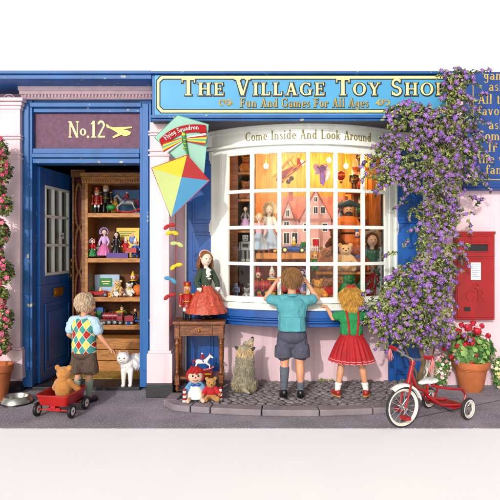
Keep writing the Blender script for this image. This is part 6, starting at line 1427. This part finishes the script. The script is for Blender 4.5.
# ---- pot geranium on the right
def potplant(): 
    p = GP(471, 387.5); p.y = -.19; p.x = (471-250)*4.81/F
    t = thing('potted_geranium', 'red geranium in a large terracotta pot under the post box', 'potted plant', (p.x, p.y, 0)); g = MB().lathe([(.085, 0), (.09, .01), (.105, .03), (.135, .20), (.15, .205), (.158, .225), (.158, .262), (.148, .268), (.135, .262), (.13, .22), (.0005, .215)], seg=40); g.torus((0, 0, .195), .137, .006, seg=40); g.build('pot', terra, t)
    G1 = MB(); FL = []
    for i in range(900):
        q = rv().normalized(); r_ = q_.uniform(.5, 1.0); P = Vector((q.x*.205*r_, q.y*.15*r_, .36+q.z*.15*r_)); 
        if P.z < .24: P.z = .24+q_.uniform(0, .05)
        n = q+Vector((0, -.3, .5))+rv()*.5; n.normalize(); a_ = n.orthogonal().normalized(); b_ = n.cross(a_); r2 = q_.uniform(.016, .03); m = q_.choice((0, 0, 1, 1, 2)); vs = [P]
        for k in range(10): an = 2*PI*k/10; rr_ = r2*(1+.13*(-1)**k); vs.append(P+(a_*math.cos(an)+b_*math.sin(an))*rr_+n*r2*.22)
        G1.add(vs, [(0, 1+k, 1+(k+1) % 10) for k in range(10)], m)
    for i in range(40):
        q = rv().normalized(); G1.tube([(q.x*.03, q.y*.03, .21), (q.x*.12, q.y*.1, .38+.1*q.z)], .003, 5, m=2)
    G1.build('foliage', gl, t, smooth=False)
    rd = M('geranium_red', '#b3122a', .7, .2, 20, .1); rp_ = M('geranium_pinkred', '#cf2f45', .7, .15, 20, .1)
    for (px, py, r_) in ((458, 331, .030), (468, 328, .034), (477, 331, .036), (488, 336, .024), (450, 341, .022), (470, 341, .040), (484, 350, .032), (457, 346, .022), (463, 351, .026), (452, 357, .025), (471, 364, .026), (479, 343, .022), (464, 336, .026), (446, 335, .018), (462, 325, .024), (473, 323, .026), (482, 326, .022), (491, 345, .022), (477, 355, .024), (466, 345, .026), (444, 349, .018)):
        yy = -.19-.12*max(.1, 1-abs(px-470)/26); P = WP(px, py, yy)-Vector((p.x, p.y, 0)); g = MB()
        for i in range(26):
            q = rv().normalized(); pp = P+q*r_; star(g, pp, q+rv()*.2, r_*.42, 5, q_.choice((0, 0, 1)), 1, q_.uniform(0, 3), .8)
        g.ell(P, (r_*.85,)*3, seg=8, rings=6); g.tube([P+Vector((0, .02, -.02)), (P.x*.5, P.y*.4+.01, .24)], .003, 5, m=2); g.build('flower_head', [rd, rp_, gl[0]], t, smooth=False)
potplant()
def bush(name, lbl, cat, c, rad, nl, nf, leafm, flm, fr=.016, lsz=.03, pot=None):
    t = thing(name, lbl, cat, (c[0], c[1], pot[2] if pot and len(pot) > 2 else 0)); z00 = t.location.z; G1 = MB(); G2 = MB()
    for (cx_, cz_, rx, ry, rz_) in rad:
        ar = rx*rz_*400
        for i in range(int(nl*ar)):
            q = rv(); q = q/q.length*(q.length**.5)*q_.uniform(.8, 1.1); P = Vector((cx_-c[0]+q.x*rx, q.y*ry, cz_-z00+q.z*rz_)); leaf(G1, P, q+Vector((0, -.5, .3))+rv()*.6, Vector((q.x, 0, -.4))+rv(), q_.uniform(.7, 1.3)*lsz, lsz*.3, q_.choice((0, 0, 1, 2)))
        for i in range(int(nf*ar)+1):
            q = rv().normalized(); q.y = -abs(q.y); P = Vector((cx_-c[0]+q.x*rx, q.y*ry*1.1, cz_-z00+q.z*rz_)); star(G2, P, q+Vector((0, -.6, 0))+rv()*.3, q_.uniform(.8, 1.2)*fr, 5, q_.choice((0, 1)), 2, q_.uniform(0, 3), .75)
    G1.build('foliage', leafm, t, smooth=False); o = G2.build('blossom', flm, t, smooth=False); o['kind'] = 'stuff'
    if pot:
        g = MB(); r_, h_ = pot[:2]; g.lathe([(r_*.68, 0), (r_*.95, h_*.8), (r_*1.05, h_*.82), (r_*1.08, h_), (r_*.95, h_), (r_*.9, h_*.85), (.0005, h_*.84)], seg=32); g.build('pot', terra, t)
    return t
pinks = [M('petal_rose', '#c4305e', .6, .15), M('petal_pink', '#dd6a86', .6, .12), M('petal_eye', '#f0d8c0', .6)]
k = 4.55/F; X_ = lambda px: (px-250)*k; Z_ = lambda py: EYE+(HZ-py)*k
sp_ = [(X_(a_), Z_(b_), c_*k, .10, e_*k) for a_, b_, c_, e_ in ((-3, 150, 9, 14), (1, 170, 9, 12), (-8, 190, 12, 18), (3, 205, 8, 10), (-2, 232, 9, 14), (-9, 255, 11, 16), (3, 272, 9, 12), (-5, 296, 11, 13), (2, 318, 10, 12), (-6, 335, 12, 12), (0, 346, 9, 9))]
lp_ = bush('potted_climber', 'tall pink flowering climber rising from a terracotta pot at the far left', 'potted plant', (X_(-4), -.45), sp_, 150, 7, lf, pinks, .022, .036, (.13, .29))
g = MB(); g.tube([(0, 0, .22), (.01, .02, .7), (-.01, .04, 1.3), (.0, .06, 1.9), (0, .06, 2.15)], [.012, .01, .008, .006, .003], 8); g.build('stem', bark, lp_)
k = 4.86/F
wp = [M('petal_white', '#e8dcd8', .6, .06), M('petal_blush', '#d890a0', .6, .1), M('petal_eye', '#f0d8c0', .6)]
bush('small_plant', 'low white and pink flowering plant between the climber and the geranium pot', 'plant', (X_(443), -.14), [(X_(443), Z_(366), 8*k, .05, 12*k), (X_(441), Z_(378), 6*k, .05, 8*k)], 150, 10, gl, wp, .016, .026)
bush('small_plant', 'pale cream flowering plant against the wall at the far right edge', 'plant', (X_(502), -.14), [(X_(501), Z_(368), 9*k, .06, 12*k), (X_(500), Z_(380), 6*k, .05, 8*k)], 150, 12, gl, [wp[0], cream, pinks[2]], .016, .026)
# a few weeds between the cobbles and the wall
w_ = MB()
for px_, n in ((322, 26), (330, 10), (245, 8), (404, 14)):
    for i in range(n): p = Vector(((px_-250)*4.97/F+q_.uniform(-.04, .04), -.035+q_.uniform(-.02, .01), .04)); leaf(w_, p, Vector((q_.uniform(-1, 1), -1, .3)), Vector((q_.uniform(-.7, .7), 0, 1)), q_.uniform(.015, .035), .005, q_.choice((0, 1)))
o = w_.build('weeds', lf, None, smooth=False); tag(o, 'green weeds sprouting along the joint between the cobbles and the wall', 'weeds'); o['kind'] = 'stuff'
# ================================================================ MORE TOYS
def drum(lbl, loc, r=.04, m=redcloth):
    t = thing('toy_drum', lbl, 'drum', loc); g = MB().cyl((0, 0, .006), (0, 0, r*1.4), r); g.build('shell', m, t); g = MB().cyl((0, 0, 0), (0, 0, .008), r*1.06).cyl((0, 0, r*1.4-.004), (0, 0, r*1.4+.006), r*1.06)
    for i in range(8): a_ = i*PI/4; g.cyl((r*math.cos(a_), r*math.sin(a_), .006), (r*math.cos(a_+.39), r*math.sin(a_+.39), r*1.4), .002, seg=5)
    g.build('hoop', yellow, t)
def block(lbl, loc, m, s_=.045, rz=0): g = MB().box(-s_/2, s_/2, -s_/2, s_/2, 0, s_); o = g.build('toy_block', m, None, smooth=False, bevel=.003, loc=loc); o.rotation_euler = (0, 0, rz); tag(o, lbl, 'block')
def clown(lbl, H, loc, m1, m2, rz=0):
    t = thing('clown_puppet', lbl, 'puppet', loc, rz); k = H/.3; S = lambda *p: tuple(x*k for x in p); g = MB().ell(S(0, 0, .245), S(.034, .034, .038)); g.ell(S(0, -.034, .24), S(.009, .009, .009), m=1)
    for q in (-1, 1): g.ell(S(q*.033, 0, .245), S(.016, .018, .02), m=1); g.ell(S(q*.07, -.03, .13), S(.013, .013, .013))
    g.build('head', [skin_pale, red], t); g = MB().lathe([(.06*k, .05*k), (.055*k, .1*k), (.03*k, .2*k), (.02*k, .215*k)], seg=18)
    for q in (-1, 1): g.cap(S(q*.03, 0, .19), S(q*.068, -.025, .14), .018*k, .016*k); g.cap(S(q*.025, 0, .06), S(q*.035, -.03, .015), .02*k, .015*k)
    g.build('costume', m1, t); g = MB().lathe([(.05*k, .198*k), (.02*k, .212*k)], seg=20, fn=lambda i, a_, r: r*(1+.12*math.sin(a_*9))); g.lathe([(.03*k, .272*k), (.001, .34*k)], seg=14); g.build('ruff_and_hat', m2, t)
def sofar(px, y, z): return ((px-250)*(5+y)/F, y, z)
doll('small_doll', 'small doll in yellow dress behind the locomotive cab in the bottom row', .24, sofar(284, .10, tz), 0, yellow, yellow, brownh, None, tiers=1)
doll('small_doll', 'small doll in red dress behind the tender of the red locomotive', .25, sofar(294, .12, tz), 0, redcloth, whitec, blond, redcloth, tiers=1)
clown('clown puppet in blue and white at the back of the bottom row', .27, sofar(272, .18, tz), bluep, whitec); clown('clown puppet in yellow and red at the back near the left cupboard', .26, sofar(258, .2, tz), yellow, redcloth)
doll('small_doll', 'small lilac doll at the back of the bottom row below the blue racing car', .26, sofar(302, .22, tz), 0, lilac, lilac, darkh, lilac, tiers=1)
drum('red toy drum in the bottom row beside the golden bear', sofar(309, -.12, tz)); drum('blue toy drum at the foot of the green frog', sofar(356, -.17, tz), .032, bluep)
soldier('nutcracker', 'small blue coated nutcracker between the drum and the golden bear', .21, sofar(308, .02, tz), 0, bluep, whitec, hatm=red)
for i, (px, y, m_, l_) in enumerate(((270, -.235, yellow, 'yellow wooden block on the baize before the locomotive'), (280, -.25, bluep, 'blue wooden block on the baize before the locomotive cab'), (289, -.24, orangep, 'orange wooden block left of the red toy car'), (336, -.25, greenp, 'green wooden block between the seated bears'), (361, -.20, yellow, 'yellow wooden block by the blue drum'))): block(l_, sofar(px, y, tz), m_, .036, .3+i)
teddy('window_bear', 'tiny grey bear at the foot of the left cupboard', greyp, .12, sofar(247, -.16, tz)); teddy('window_bear', 'dark brown bear seated between the two shelf bears', M('fur_dark', '#5c3418', .95, .2, 40, .6, 160), .24, sofar(335.5, .03, 1.226-.0), 0)
teddy('window_bear', 'reddish bear peeping beside the lace bonnet doll', M('fur_rust', '#93431c', .95, .2, 40, .6, 160), .24, sofar(359.5, -.09, 1.061), R(-8), ribbon=bluep)
clown('clown puppet in green and yellow on the lower right shelf beside the brown bear', .17, sofar(315, -.10, 1.061), greenp, yellow)
fn_ = thing('picket_fence', 'white toy picket fence in front of the dolls house', 'toy fence', sofar(313, .17, DZ)); g = MB().box(-.16, .16, -.002, .002, .02, .026).box(-.16, .16, -.002, .002, .045, .051)
for i in range(17): x = -.16+i*.02; g.prism([(x-.005, 0), (x+.005, 0), (x+.005, .062), (x, .072), (x-.005, .062)], lambda a_, b_, d_: Vector((a_, d_, b_)), -.006, -.0021)
g.build('pickets', whitec, fn_, smooth=False)
for px, l_ in ((303, 'round toy tree in front of the left half of the dolls house'), (329, 'round toy tree in front of the right half of the dolls house')):
    t = thing('toy_tree', l_, 'toy tree', sofar(px, .13, DZ)); g = MB().cyl((0, 0, 0), (0, 0, .05), .005); g.build('trunk', brownh, t); g = MB(); r9 = random.Random(px)
    for i in range(26): v9 = Vector((r9.uniform(-1, 1), r9.uniform(-1, 1), r9.uniform(-1, 1)))*.022; g.ell(Vector((0, 0, .075))+v9, .012, seg=6, rings=4)
    g.build('crown', greenp, t)
toy_car('toy_roadster', 'small yellow toy car at the left end of the long shelf', .12, sofar(280, .05, DZ), R(15), yellow)
clown('orange clad puppet beside the pirate boots', .22, sofar(357, .08, 1.226), orangep, bluep)
hb = thing('toy_balloon', 'small red and yellow toy balloon hanging in the upper right of the window', 'ornament', WP(341, 182, .0)); g = MB().ell((0, 0, .06), (.04, .04, .045), m=0); g.tube([(.040*math.cos(i*PI/8), .04*math.sin(i*PI/8), .06) for i in range(16)], .004, 5, 1, closed=True); g.build('envelope', [red, yellow], hb); g = MB().box(-.012, .012, -.012, .012, -.012, .006)
for q in (-1, 1): g.cyl((q*.010, 0, .006), (q*.026, 0, .03), .0015, seg=5)
g.build('basket', brownh, hb, smooth=False); g = MB().cyl((0, 0, .1), (0, 0, .8), .0012, seg=5); g.build('thread', whitec, hb)
# doorway shelves
clown('green and red jester puppet leaning in the left corner of the top cabinet shelf', .22, SP(91.5, Z1+.001, .60), greenp, redcloth)
doll('small_doll', 'small doll in yellow dress behind the rocking horse rockers on the top shelf', .17, SP(115, Z1+.001, .6), 0, yellow, yellow, blond, None, tiers=1)
clown('red and white puppet seated in front of the yellow picture book', .15, SP(126, Z2+.052, .475), redcloth, whitec); clown('blue and white puppet beside the door jamb on the second shelf', .19, SP(135.5, Z2+.001, .52), bluep, whitec)
doll('small_doll', 'tiny doll in white between the green doll and the pink crinoline doll', .15, SP(98, Z2+.001, .58), 0, whitec, whitec, auburn, None, tiers=1)
g = MB().cyl((0, 0, 0), (0, 0, .07), .028).ell((0, 0, .07), (.028, .028, .02)); tag(g.build('toy_tin', greenp, None, loc=SP(91, Z3+.001, .58)), 'green tin at the left end of the third shelf', 'tin')
clown('black and yellow puppet at the back of the third shelf', .23, SP(133, Z3+.001, .62), blackp, yellow)
drum('small red drum on the third shelf between the car and the puppy', SP(110.5, Z3+.001, .47), .022)
block('yellow block on the fourth shelf before the train', SP(101, Z4+.001, .47), yellow, .03, .4); block('blue block on the fourth shelf by the train wheels', SP(128, Z4+.001, .46), bluep, .028, .7)
teddy('shelf_bear', 'small brown bear at the left of the fourth shelf', fur_b, .13, SP(93, Z4+.001, .50))
soldier('nutcracker', 'small green coated nutcracker standing behind the dark red train', .19, SP(122, Z4+.001, .62), 0, greenp, whitec, hatm=blackp)
